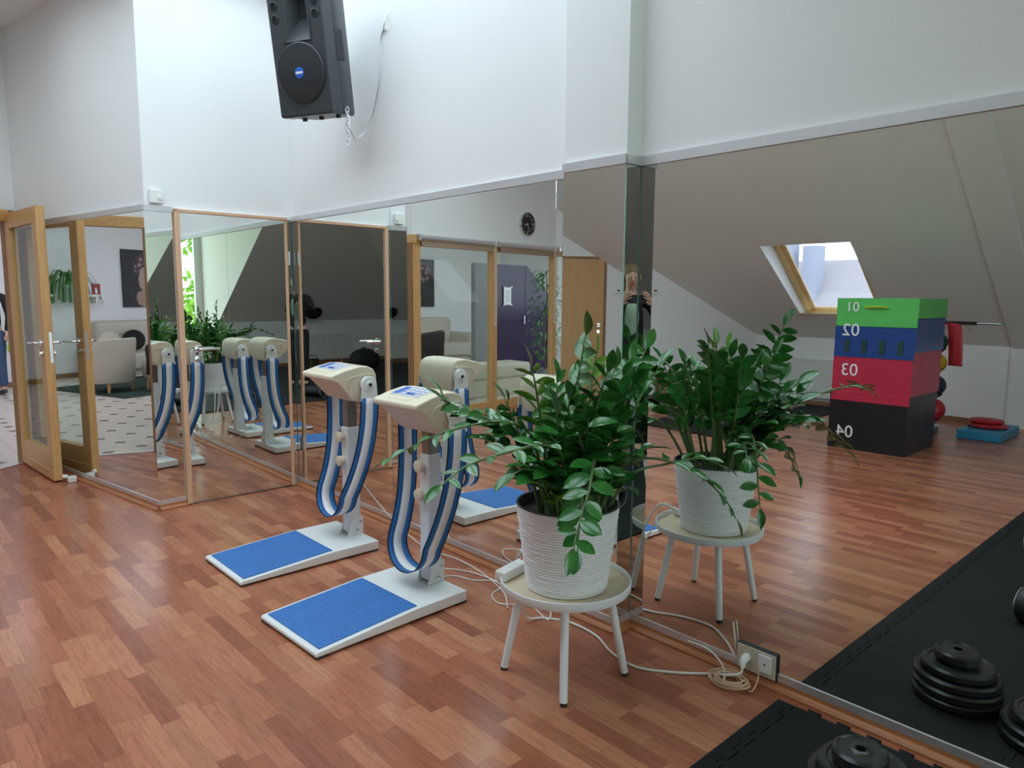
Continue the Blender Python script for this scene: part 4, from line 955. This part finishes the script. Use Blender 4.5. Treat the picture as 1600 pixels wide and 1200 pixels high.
# radiators
def radiator(x, y, rz, L, lab, z0=.09, h=.54):
    t = thing('radiator', lab, 'radiator', (x, y, z0), rz, 'panel radiators')
    mb = MB(); n = int(L/.033); prof_ = []
    pts = []
    for i in range(n):
        x0 = -L/2 + L*i/n; w = L/n
        pts += [(x0, -.028), (x0+w*.35, -.028), (x0+w*.45, -.034), (x0+w*.9, -.034)]
    pts += [(L/2, -.028), (L/2, .028), (-L/2, .028)]
    mb.prism(pts, .02, h-.02); mb.build('panel', 'radiator', t)
    MB().box((-L/2-.004, -.036, h-.024), (L/2+.004, .036, h)).build('top_grille', 'radiator', t, bevel=.004)
    for s in (-1, 1): MB().box((s*(L/2+.004)-.004, -.036, .01), (s*(L/2+.004)+.004, .036, h)).build('side_cover', 'radiator', t, bevel=.002)
    for s in (-1, 1): MB().box((s*L*.35-.02, .026, -.09), (s*L*.35+.02, .04, h*.7)).build('bracket', 'radiator', t)
    return t
radiator(KX+.058, 4.42, R(90), 1.45, 'white panel radiator on the low wall under the skylight')
radiator(-2.75, KY+.058, R(180), 1.0, 'white panel radiator on the low back wall, farther from the window', .06, .56)
radiator(-4.2, KY+.058, R(180), .7, 'short white panel radiator in the back corner', .06, .56)
# things at the back end
bb_ = thing('bean_bag', 'black round gym cushion on the mats near the back slope', 'cushion', (-2.45, -1.95, 0))
MB().ball((0, 0, .22), (.30, .30, .22), 28, 16).build('cover', 'blackcloth', bb_, smooth=True); mb = MB(); mb.tube([(0, 0, .43), (0, .02, .47), (.05, 0, .44)], .012, 8); mb.build('loop', 'blackcloth', bb_)
bk = thing('basket', 'dark wicker basket standing at the back wall', 'basket', (-1.86, -2.95, 0))
mb = MB(); mb.lathe([(.10, 0), (.13, .20), (.12, .20), (.09, .01), (.001, .01)], 28, cap=False); mb.build('body', 'basket', bk, smooth=True)
mb = MB(); mb.tube(spline([(-.12, 0, .19), (-.07, 0, .26), (.07, 0, .26), (.12, 0, .19)], 5), .008, 8); mb.build('handle', 'basket', bk, smooth=True)
hb = thing('hanging_bag', 'black bag hanging from the sloping back ceiling', 'bag', (-2.31, KY+.30, .98))
mb = MB(); mb.ball((0, 0, .14), (.20, .09, .16), 24, 14); mb.build('body', 'blackcloth', hb, smooth=True)
mb = MB(); mb.tube(spline([(-.08, 0, .26), (-.05, .06, .40), (.05, .06, .40), (.08, 0, .26)], 5), .010, 8); mb.build('strap', 'blackcloth', hb, smooth=True)
# ------------------------------------------------------------------ partition fittings: blinds and clock
def blind(T, x0, x1, lab, drop=.06):
    t = thing('roller_blind', lab, 'roller blind', group='roller blinds of the glazed partition'); t.matrix_world = T @ Matrix.Translation((x0, -.065, 2.10)); L = x1-x0
    mb = MB(); mb.tube([(0, 0, 0), (L, 0, 0)], .032, 18); mb.build('tube', 'alu', t, smooth=True)
    MB().box((.03, -.004, -drop-.03), (L-.03, .004, -.02)).build('fabric', 'blind', t)
    mb = MB(); mb.tube([(.035, -.006, -drop-.03), (L-.035, -.006, -drop-.03)], .010, 8); mb.build('hem_bar', 'blind', t)
    for x in (-.012, L+.012): MB().box((x-.012, -.035, -.036), (x+.012, .033, .036)).build('end_bracket', 'alu', t, bevel=.004)
    mb = MB(); mb.tube(spline([(.01, -.03, 0), (.008, -.036, -.5), (.01, -.036, -.96), (.026, -.036, -1.0), (.042, -.036, -.96), (.040, -.036, -.5), (.035, -.03, 0)], 6), .0035, 6); mb.build('pull_cord', 'cord', t, smooth=True)
blind(TF, .11, 1.26, 'roller blind over the pane next to the gable wall, under the clock'); blind(TF, 1.33, LF-.06, 'roller blind over the pane next to the doorway'); blind(TG, LG-.36, LG-.06, 'short roller blind over the narrow pane by the beech door')
ck = thing('wall_clock', 'round black wall clock with silver rim above the glazed partition', 'clock'); ck.matrix_world = TF @ Matrix.Translation((.64, .004, 2.40)) @ Matrix.Rotation(R(90), 4, 'X')
mb = MB(); mb.lathe([(.140, 0), (.155, 0), (.158, .02), (.150, .035), (.142, .035), (.140, .02)], 48, cap=False); mb.build('rim', 'chrome', ck, smooth=True)
mb = MB(); mb.lathe([(.142, 0), (.142, .018), (.001, .018)], 48, cap=False); cf = mb.build('face', 'clockface', ck, smooth=True)
for k in range(12):
    a = R(90-30*(k+1)); sz = .052 if (k+1) % 3 == 0 else .034
    text(str(k+1), sz, 'numeral', 'ink', cf, Matrix.Translation((.110*math.cos(a), .110*math.sin(a), .0195)), .0006)
for a, L, w, nm in ((107, .062, .008, 'hour_hand'), (204, .10, .006, 'minute_hand')):
    mb = MB(); T = Matrix.Rotation(R(-a), 4, 'Z'); mb.box((-w/2, -.015, .021), (w/2, L, .023), 0, T); mb.build(nm, 'ink', ck)

# ------------------------------------------------------------------ people
def skin(name, chains, m, parent, sub=2):
    """chains: list of (points, radii, links) joined where points coincide; a chain starting with 'root' is a part of its own"""
    me = bpy.data.meshes.new(name); vs = []; es = []; rs = []; roots = []; idx = {}
    for pts, rad, own in chains:
        prev = None
        for i, (p, r) in enumerate(zip(pts, rad)):
            key = (tuple(round(c, 4) for c in p)) if not own else (id(pts), i)
            if key not in idx:
                idx[key] = len(vs); vs.append(p); rs.append(r if isinstance(r, tuple) else (r, r))
                if i == 0 and (own or len(vs) == 1): roots.append(idx[key])
            if prev is not None: es.append((prev, idx[key]))
            prev = idx[key]
    me.from_pydata(vs, es, []); o = bpy.data.objects.new(name, me); COL.objects.link(o)
    me.materials.append(MT[m])
    sk = o.modifiers.new('skin', 'SKIN'); sk.use_smooth_shade = True
    lay = me.skin_vertices[0].data if me.skin_vertices else None
    if lay is None: 
        me.attributes.new
    for i, r in enumerate(rs): lay[i].radius = r; lay[i].use_root = i in roots
    ss = o.modifiers.new('sub', 'SUBSURF'); ss.levels = sub; ss.render_levels = sub
    o.parent = parent; return o
def skin_safe(name, chains, m, parent, sub=2):
    me0 = bpy.data.meshes.new('tmp')
    return skin2(name, chains, m, parent, sub)
def skin2(name, chains, m, parent, sub=2):
    bm = bmesh.new(); lay = bm.verts.layers.skin.verify(); idx = {}
    for n_, (pts, rad, own) in enumerate(chains):
        prev = None
        for i, (p, r) in enumerate(zip(pts, rad)):
            key = tuple(round(c, 4) for c in p) if not own else (n_, i)
            if key not in idx:
                v = bm.verts.new(p); v[lay].radius = r if isinstance(r, tuple) else (r, r); idx[key] = v
                v[lay].use_root = (i == 0 and (own or n_ == 0))
            v = idx[key]
            if prev is not None and bm.edges.get((prev, v)) is None: bm.edges.new((prev, v))
            prev = v
    me = bpy.data.meshes.new(name); bm.to_mesh(me); bm.free(); me.materials.append(MT[m])
    o = bpy.data.objects.new(name, me); COL.objects.link(o)
    sk = o.modifiers.new('skin', 'SKIN'); sk.use_smooth_shade = True; sk.branch_smoothing = .4
    ss = o.modifiers.new('sub', 'SUBSURF'); ss.levels = sub; ss.render_levels = sub
    o.parent = parent; return o
def mx(pts): return [(-p[0], p[1], p[2]) for p in pts]
def person(label, loc, rz, arms, jacket, trousers, hair, shirt=None, fingers=None, nod=.02):
    t = thing('person', label, 'person', loc, rz)
    spine = [(0, 0, .95), (0, .0, 1.10), (0, .0, 1.28), (0, -.01, 1.42), (0, .0, 1.50), (0, .025, 1.565), (0, .03, 1.625), (0, .0, 1.685)]
    sr = [(.115, .085), (.105, .075), (.12, .085), (.075, .06), .045, (.055, .06), (.072, .085), (.058, .065)]
    leg = [(0, 0, .95), (.09, 0, .88), (.10, .02, .50), (.10, -.02, .09), (.11, .11, .035)]; lr = [(.115, .085), .075, .048, .034, .028]
    ch = [(spine, sr, False), (leg, lr, False), (mx(leg), lr, False)]
    for sgn, arm in zip((1, -1), arms):
        pts = [(0, -.01, 1.42)] + arm; ch.append((pts, [(.075, .06), .042, .033, .023, (.026, .018)], False))
        w, p = Vector(arm[-2]), Vector(arm[-1]); d = (p-w).normalized()
        f = fingers[0 if sgn > 0 else 1] if fingers else None
        side = (Vector((1, 0, 0)) - d*d.x).normalized() if abs(d.x) < .9 else Vector((0, 1, 0)); nrm_ = d.cross(side)
        if f: side, nrm_ = Vector(f[0]).normalized(), Vector(f[1]).normalized()
        for k, (L, o) in enumerate(((.062, -.028), (.072, -.010), (.068, .009), (.054, .026))):
            a = p + side*o - d*.012; b = a + d*L*.45 + nrm_*.006; c = b + d*L*.30 + nrm_*.018; e = c + d*L*.15 + nrm_*.022
            ch.append(([tuple(a), tuple(b), tuple(c), tuple(e)], [.0095, .009, .0085, .0075], True))
        a = w + side*-.02 + d*.02; b = a + side*-.025 + d*.025 + nrm_*.01; c = b + d*.028 + nrm_*.014
        ch.append(([tuple(a), tuple(b), tuple(c)], [.012, .010, .009], True))
    body = skin2('body', ch, 'skin', t)
    top = [(0, 0, .90), (0, .0, 1.10), (0, .0, 1.28), (0, -.01, 1.42), (0, -.012, 1.47)]; tr_ = [(.14, .11), (.13, .10), (.145, .11), (.10, .08), (.062, .06)]
    jc = [(top, tr_, False)]
    for arm in arms: jc.append(([(0, -.01, 1.42)] + arm[:3], [(.10, .08), .062, .050, .040], False))
    skin2('jacket', jc, jacket, t)
    lg2 = [(0, 0, .93), (.09, 0, .86), (.10, .02, .50), (.10, -.02, .10)]; lr2 = [(.128, .10), .092, .066, .050]
    skin2('trousers', [(lg2, lr2, False), (mx(lg2), lr2, False)], trousers, t)
    for s in (1, -1): skin2('shoe', [([(s*.10, -.045, .045), (s*.105, .03, .05), (s*.11, .13, .035)], [.042, .045, .034], True)], 'black', t)
    if shirt: mb = MB(); mb.ball((0, .085, 1.26), (.065, .045, .16), 18, 12); mb.build('shirt_front', shirt, t, smooth=True)
    mb = MB(); mb.ball((0, -.012, 1.652), (.084, .098, .088), 24, 14); mb.ball((0, -.10, 1.66), (.035, .035, .035), 14, 10)
    for s in (-1, 1): mb.ball((s*.072, -.005, 1.60), (.016, .045, .06), 12, 8)
    mb.build('hair', hair, t, smooth=True)
    for s in (-1, 1):
        mb = MB(); mb.ball((s*.030, .105, 1.625), (.012, .008, .007), 12, 8); mb.build('eye', 'ink', t, smooth=True)
        mb = MB(); mb.ball((s*.030, .111, 1.624), (.005, .004, .005), 10, 6); mb.tube([(s*.014, .108, 1.642), (s*.030, .113, 1.647), (s*.046, .102, 1.641)], .0035, 6); mb.build('eyebrow', 'hair', t)
        mb = MB(); mb.ball((s*.077, .02, 1.61), (.010, .018, .028), 12, 8); mb.build('ear', 'skin', t, smooth=True)
    mb = MB(); mb.tube([(0, .108, 1.632), (0, .120, 1.605), (0, .132, 1.593), (0, .112, 1.588)], [.007, .010, .013, .008], 10); mb.build('nose', 'skin', t, smooth=True)
    mb = MB(); mb.tube([(-.022, .098, 1.558), (0, .108, 1.556), (.022, .098, 1.558)], [.003, .006, .003], 8); mb.build('mouth', 'redb', t, smooth=True)
    return t
fwd = Vector((math.sin(.7426), math.cos(.7426), 0))
arm = [(.165, 0, 1.405), (.27, .11, 1.20), (.135, .285, 1.395), (.105, .31, 1.435)]
person('person in black jacket and mint top standing on the mats, photographing with a phone', (-fwd.x*.37, -fwd.y*.37, TK), -.7426, [arm, mx(arm)], 'blackcloth', 'blackcloth', 'hair', 'mint', fingers=(((0, 0, 1), (-.6, .6, 0)), ((0, 0, 1), (.6, .6, 0))))
ph = thing('smartphone', 'black smartphone held level in front of the photographer', 'phone'); ph.matrix_world = Matrix.Translation(Vector((0, 0, 1.437)) - fwd*.028) @ Matrix.Rotation(-.7426, 4, 'Z')
MB().box((-.078, -.004, -.037), (.078, .004, .037)).build('case', 'black', ph, bevel=.003)
mb = MB(); mb.lathe([(.006, 0), (.006, .002), (.001, .002)], 16, 0, Matrix.Translation((0, .004, .02)) @ Matrix.Rotation(R(-90), 4, 'X')); mb.build('lens', 'chrome', ph)
arm2 = [(.18, 0, 1.405), (.23, -.02, 1.13), (.22, .06, .90), (.22, .09, .83)]
person('person in black jacket and blue jeans standing far off beyond the open door', (1.43, 12.55, 0), R(150), [arm2, mx(arm2)], 'blackcloth', 'jeans', 'hair')
bgb = thing('handbag', 'neon green bag hanging at the side of the distant person in black', 'bag', (1.70, 12.36, .60))
mb = MB(); mb.ball((0, 0, .08), (.13, .06, .13), 20, 12); mb.build('body', 'lgreen', bgb, smooth=True); mb = MB(); mb.tube(spline([(-.07, 0, .18), (-.04, 0, .32), (.04, 0, .32), (.07, 0, .18)], 5), .010, 8); mb.build('handle', 'black', bgb)

# ------------------------------------------------------------------ salon beyond the glass
def cushion_box(mb, a, b): mb.box(a, b)
sf = thing('sofa', 'beige leather sofa against the far wall below the portrait', 'sofa', (-4.1, 12.72, 0))
for nme, a, b, bv in (('seat', (-1.05, -.50, .16), (1.05, .30, .44), .05), ('backrest', (-1.05, .22, .20), (1.05, .52, .98), .09), ('armrest', (-1.25, -.50, .10), (-1.0, .50, .66), .08), ('armrest', (1.0, -.50, .10), (1.25, .50, .66), .08), ('base', (-1.15, -.42, .03), (1.15, .45, .17), .02)):
    MB().box(a, b).build(nme, 'leather', sf, bevel=bv, seg=4)
def tub(name, label, loc, rz):
    t = thing(name, label, 'armchair', loc, rz); mb = MB(); n = 28; vs = []
    for j, (z, k) in enumerate(((.14, .92), (.16, .96), (.45, 1.0), (.74, 1.06), (.79, 1.05), (.80, 1.0), (.76, .90), (.45, .84), (.40, .82))):
        for i in range(n+1):
            a = R(-120) + R(240)*i/n - R(90); h = z if z < .5 else z - .16*(abs(i/n-.5)*2)**3
            vs.append((.38*k*math.cos(a), .36*k*math.sin(a), h))
    m_ = 9; fs = [(j*(n+1)+i, j*(n+1)+i+1, (j+1)*(n+1)+i+1, (j+1)*(n+1)+i) for j in range(m_-1) for i in range(n)]
    fs += [tuple(j*(n+1) for j in range(m_-1, -1, -1)), tuple(j*(n+1)+n for j in range(m_))]
    mb.add(vs, fs); mb.build('shell', 'leather', t, smooth=True)
    mb = MB(); mb.lathe([(.001, .16), (.30, .16), (.33, .20), (.33, .40), (.30, .45), (.001, .46)], 32, cap=False); mb.build('seat', 'leather', t, smooth=True)
    for x, y in ((-.22, -.2), (.22, -.2), (-.2, .2), (.2, .2)): mb = MB(); mb.tube([(x, y, .16), (x*1.05, y*1.05, 0)], [.025, .018], 10); mb.build('leg', 'oak', t)
    return t
tub('tub_armchair', 'beige leather tub armchair seen from behind, on the tiles in front of the sofa', (-2.05, 11.10, .010), R(180+165))
tub('tub_armchair', 'beige tub armchair covered by a dark brown throw', (-2.75, 10.75, .010), R(180+140))
mb = MB(); n = 24; vs = []
for j, (z, k) in enumerate(((.25, 1.10), (.5, 1.09), (.78, 1.13), (.83, 1.06), (.82, .92), (.60, .84))):
    for i in range(n+1):
        a = R(-115)+R(230)*i/n - R(90) + R(180+140) + R(0); w = .012*math.sin(i*1.7+j); vs.append((-2.75+(.38*k+w)*math.cos(a), 10.75+(.36*k+w)*math.sin(a), z - .14*(abs(i/n-.5)*2)**3*(1 if z > .5 else 0)))
mb.add(vs, [(j*(n+1)+i, j*(n+1)+i+1, (j+1)*(n+1)+i+1, (j+1)*(n+1)+i) for j in range(5) for i in range(n)]); o = mb.build('throw_blanket', 'throw', smooth=True); o.modifiers.new('t', 'SOLIDIFY').thickness = .012; tag(o, 'dark brown throw draped over the farther beige tub armchair', 'blanket')
for x, z, m, lab in ((-3.62, .50, 'blackcloth', 'black cushion on the beige sofa'), (-3.16, .47, 'leather', 'pale cushion on the beige sofa beside the black one')):
    mb = MB(); mb.ball((0, 0, .18), (.22, .09, .19), 20, 12); o = mb.build('cushion', m, None, smooth=True, loc=(x, 12.82, .452)); tag(o, lab, 'cushion')
rg = MB().box((-5.0, 10.2, 0), (-1.7, 12.2, .010)).build('rug', 'rug'); tag(rg, 'dark green rug under the beige sofa and armchairs', 'rug')
# portrait canvas: procedural flowers and a pale face shape
m, nt, b = nt_of('floral_portrait'); v, s = xyz(nt)
def ell(cx, cz, rx, rz_, soft_=.15):
    dx = math_(nt, 'DIVIDE', math_(nt, 'SUBTRACT', s[0], cx), rx); dz = math_(nt, 'DIVIDE', math_(nt, 'SUBTRACT', s[2], cz), rz_)
    r2 = math_(nt, 'ADD', math_(nt, 'MULTIPLY', dx, dx), math_(nt, 'MULTIPLY', dz, dz)); r2 = math_(nt, 'ADD', r2, math_(nt, 'MULTIPLY', math_(nt, 'SUBTRACT', nz, .5), .9))
    n = N(nt, 'ShaderNodeMapRange'); n.inputs[1].default_value = 1+soft_; n.inputs[2].default_value = 1-soft_; nt.links.new(r2, n.inputs[0]); return n.outputs[0]
nz = noise_(nt, v, 9, 4); vo = N(nt, 'ShaderNodeTexVoronoi'); vo.inputs['Scale'].default_value = 11; nt.links.new(v, vo.inputs['Vector'])
flowers = ramp(nt, vo.outputs['Distance'], [(0, (.55, .36, .38)), (.35, (.34, .20, .22)), (.6, (.06, .05, .06))])
base_ = mix_(nt, nz, (.010, .010, .012), (.05, .05, .055))
c0 = mix_(nt, ell(-.05, .24, .40, .26), base_, flowers)
c0 = mix_(nt, ell(.05, -.36, .26, .18), c0, (.40, .27, .22))
c0 = mix_(nt, ell(.10, -.02, .15, .24), c0, (.50, .34, .29))
nt.links.new(c0, b.inputs['Base Color']); b.inputs['Roughness'].default_value = .6; MT['art'] = m
cv = thing('canvas_picture', 'dark square canvas with a pale figure crowned by pink flowers above the sofa', 'picture', (-4.40, 13.375, 1.74))
MB().box((-.57, -.015, -.53), (.57, .015, .53)).build('canvas', 'art', cv); MB().box((-.56, .0, -.52), (.56, .02, .52)).build('stretcher_frame', 'black', cv)
sg = thing('fire_extinguisher_sign', 'small dark red fire extinguisher sign on the far salon wall', 'sign', (-3.34, 13.39, 1.52)); MB().box((-.075, -.008, -.11), (.075, 0, .11)).build('plate', 'signred', sg); mb = MB(); mb.box((-.02, -.0095, -.06), (.02, -.008, .03)); mb.box((-.008, -.0095, .03), (.008, -.008, .05)); mb.build('pictogram', 'ink', sg)
# hanging spider plant and a trailing plant on a shelf
sh = thing('wall_shelf', 'narrow pale wall shelf holding trailing plants in the salon', 'shelf', (-2.65, 13.25, 1.42)); MB().box((-.75, -.13, -.02), (.5, .13, .02)).build('board', 'white', sh); 
for x in (-.55, .3): MB().box((x-.015, -.10, -.14), (x+.015, .13, -.02)).build('bracket', 'white', sh)
def spider(name, label, loc, n, L, m='velcro'):
    t = thing(name, label, 'plant', loc); mb = MB(); mb.lathe([(.07, 0), (.10, .16), (.09, .16), (.085, .13), (.001, .13)], 24, cap=False); mb.build('pot', 'white', t, smooth=True); mb = MB(); r2 = random.Random(n)
    for k in range(n):
        a = r2.uniform(3.3, 6.1); l = L*r2.uniform(.6, 1.1); h = r2.uniform(.10, .28); pts = spline([(0, 0, .14), (math.cos(a)*l*.4, math.sin(a)*l*.25, .14+h), (math.cos(a)*l*.8, math.sin(a)*l*.4, .10+h*.6), (math.cos(a)*l, math.sin(a)*l*.45, -.02-h*.5)], 4)
        ribbon(mb, pts, [Vector((-math.sin(a), math.cos(a), .2)).normalized()]*len(pts), .022, [(0, 1, 0)])
    mb.build('foliage', 'leaf', t); return t
spider('spider_plant', 'arching spider plant in a white pot on the salon shelf', (-2.72, 13.22, 1.44), 46, .55)
spider('trailing_plant', 'small dark trailing plant on the left end of the salon shelf', (-2.28, 13.22, 1.44), 18, .28)
# purple wardrobe
wd = thing('wardrobe', 'glossy purple built-in wardrobe under the roof slope in the salon', 'wardrobe', (-3.6, 9.18, 0))
mb = MB(); mb.prism([(-.95, 0), (.86, 0), (.86, 2.0), (-.30, 2.0), (-.95, 1.45)], 0, .10, 0, Matrix.Rotation(R(90), 4, 'X') @ Matrix.Translation((0, 0, -.12))); mb.build('carcass', 'grey', wd)
mb = MB(); TT = Matrix.Rotation(R(90), 4, 'X') @ Matrix.Translation((0, 0, -.012)); mb.prism([(-.255, .05), (.47, .05), (.47, 1.985), (-.255, 1.985)], 0, .022, 0, TT); dr_ = mb.build('door', 'purple', wd, bevel=.003)
mb = MB(); mb.prism([(-.93, .05), (-.262, .05), (-.262, 1.985), (-.30, 1.985), (-.93, 1.43)], 0, .022, 0, TT); dr2 = mb.build('door', 'purple', wd, bevel=.003)
mb = MB(); mb.tube([(-.21, -.03, 1.12), (-.21, -.05, 1.12), (-.21, -.05, .98), (-.21, -.03, .98)], .008, 8); mb.build('handle', 'chrome', dr_, smooth=True)
nc = thing('paper_notice', 'white paper notice with curled corners taped on the purple wardrobe', 'notice', (-3.42, 9.152, 1.46)); MB().box((-.085, -.003, -.15), (.085, 0, .15)).build('sheet', 'paper', nc)
mb = MB(); 
for k in range(7): mb.box((-.055, -.0038, .085-.03*k), (.055-.012*(k % 3), -.003, .094-.03*k))
mb.build('print', 'grey', nc)
for x, z in ((-.08, .15), (.08, .15), (-.08, -.15), (.08, -.15)): mb = MB(); mb.tube([(x-.02, -.010, z), (x+.02, -.010, z)], .012, 8); mb.build('curled_corner', 'paper', nc)
ot = thing('bench', 'beige upholstered bench standing right behind the glass partition', 'bench', (-1.95, 8.05, 0)); MB().box((-.75, -.25, .25), (.75, .25, .47)).build('seat', 'leather', ot, bevel=.05, seg=4); MB().box((-.70, -.22, .0), (.70, .22, .26)).build('base', 'leather', ot, bevel=.02)
fx = thing('ficus_tree', 'slender leafy ficus in a pot behind the narrow glass pane', 'plant', (-3.35, 8.15, 0)); mb = MB(); mb.lathe([(.12, 0), (.16, .30), (.15, .30), (.14, .26), (.001, .26)], 24, cap=False); mb.build('pot', 'grey', fx, smooth=True)
mb = MB(); mb.tube([(0, 0, .25), (.02, .02, .9), (-.02, 0, 1.5), (0, 0, 1.85)], [.018, .015, .010, .004], 8); mb.build('trunk', 'bark', fx)
mb = MB(); r3 = random.Random(3)
for k in range(420):
    z = r3.uniform(.45, 1.9); rr = .33*math.sqrt(max(.05, 1-((z-1.15)/.85)**2))*r3.uniform(.3, 1); a = r3.uniform(0, 6.28); d = Vector((math.cos(a), math.sin(a), r3.uniform(-1.2, .2)))
    leaf(mb, Vector((rr*math.cos(a), rr*math.sin(a), z)), d, Vector((0, 0, 1)), .085, .036, 0)
mb.build('foliage', 'leaf', fx)

# ------------------------------------------------------------------ outdoors: tree behind the back window, roof seen through the roof window
def tree(label, loc, h, r, n, seed):
    t = thing('tree', label, 'tree', loc); mb = MB(); mb.tube([(0, 0, 0), (.1, 0, h*.4), (0, .1, h*.75)], [.16, .11, .05], 10); mb.build('trunk', 'bark', t)
    mb = MB(); q = random.Random(seed)
    cl = [(Vector((q.uniform(-r, r), q.uniform(-r*.7, r*.7), q.uniform(h*.25, h))), q.uniform(.35, .75)) for _ in range(26)]
    for k in range(n):
        c, cr = cl[k % len(cl)]; d = Vector((q.gauss(0, 1), q.gauss(0, 1), q.gauss(0, 1))).normalized(); p = c + d*cr*q.uniform(.5, 1)
        leaf(mb, p, d + Vector((0, 0, -.4)), Vector((q.uniform(-1, 1), q.uniform(-1, 1), 1)), .17, .11, 0, .1)
    mb.build('foliage', 'tree', t); return t
gs = MB().box((-12, -22, -2.6), (14, -4.95, -2.5)).build('ground_outside', 'tree'); gs['kind'] = 'structure'
tree('sunlit green tree outside the back window', (-1.0, -9.5, -2.5), 6.2, 1.7, 3600, 11); tree('second leafy tree outside the back window, farther off', (-4.6, -13.5, -2.5), 6.8, 2.6, 3000, 12)
nh = thing('neighbour_house', 'neighbouring house with pale tiled roof and chimney seen through the roof window', 'house', (-16, 9.3, -6.45))
MB().box((-4, -7, 0), (4, 7, 5.2)).build('wall', 'render', nh)
mb = MB(); mb.add([(4.4, -7.4, 5.0), (4.4, 7.4, 5.0), (0, 4.0, 9.0), (0, -4.0, 9.0), (-4.4, -7.4, 5.0), (-4.4, 7.4, 5.0)], [(0,1,2,3), (5,4,3,2), (1,5,2), (4,0,3), (0,4,5,1)]); mb.build('roof', 'rooft', nh)
mb = MB(); mb.box((1.0, .35, 7), (2.0, 1.05, 10.1)); mb.box((.9, .28, 10.0), (2.1, 1.12, 10.2)); mb.box((.8, -.3, 7.5), (1.3, .1, 9.35)); mb.build('chimney', 'render', nh)
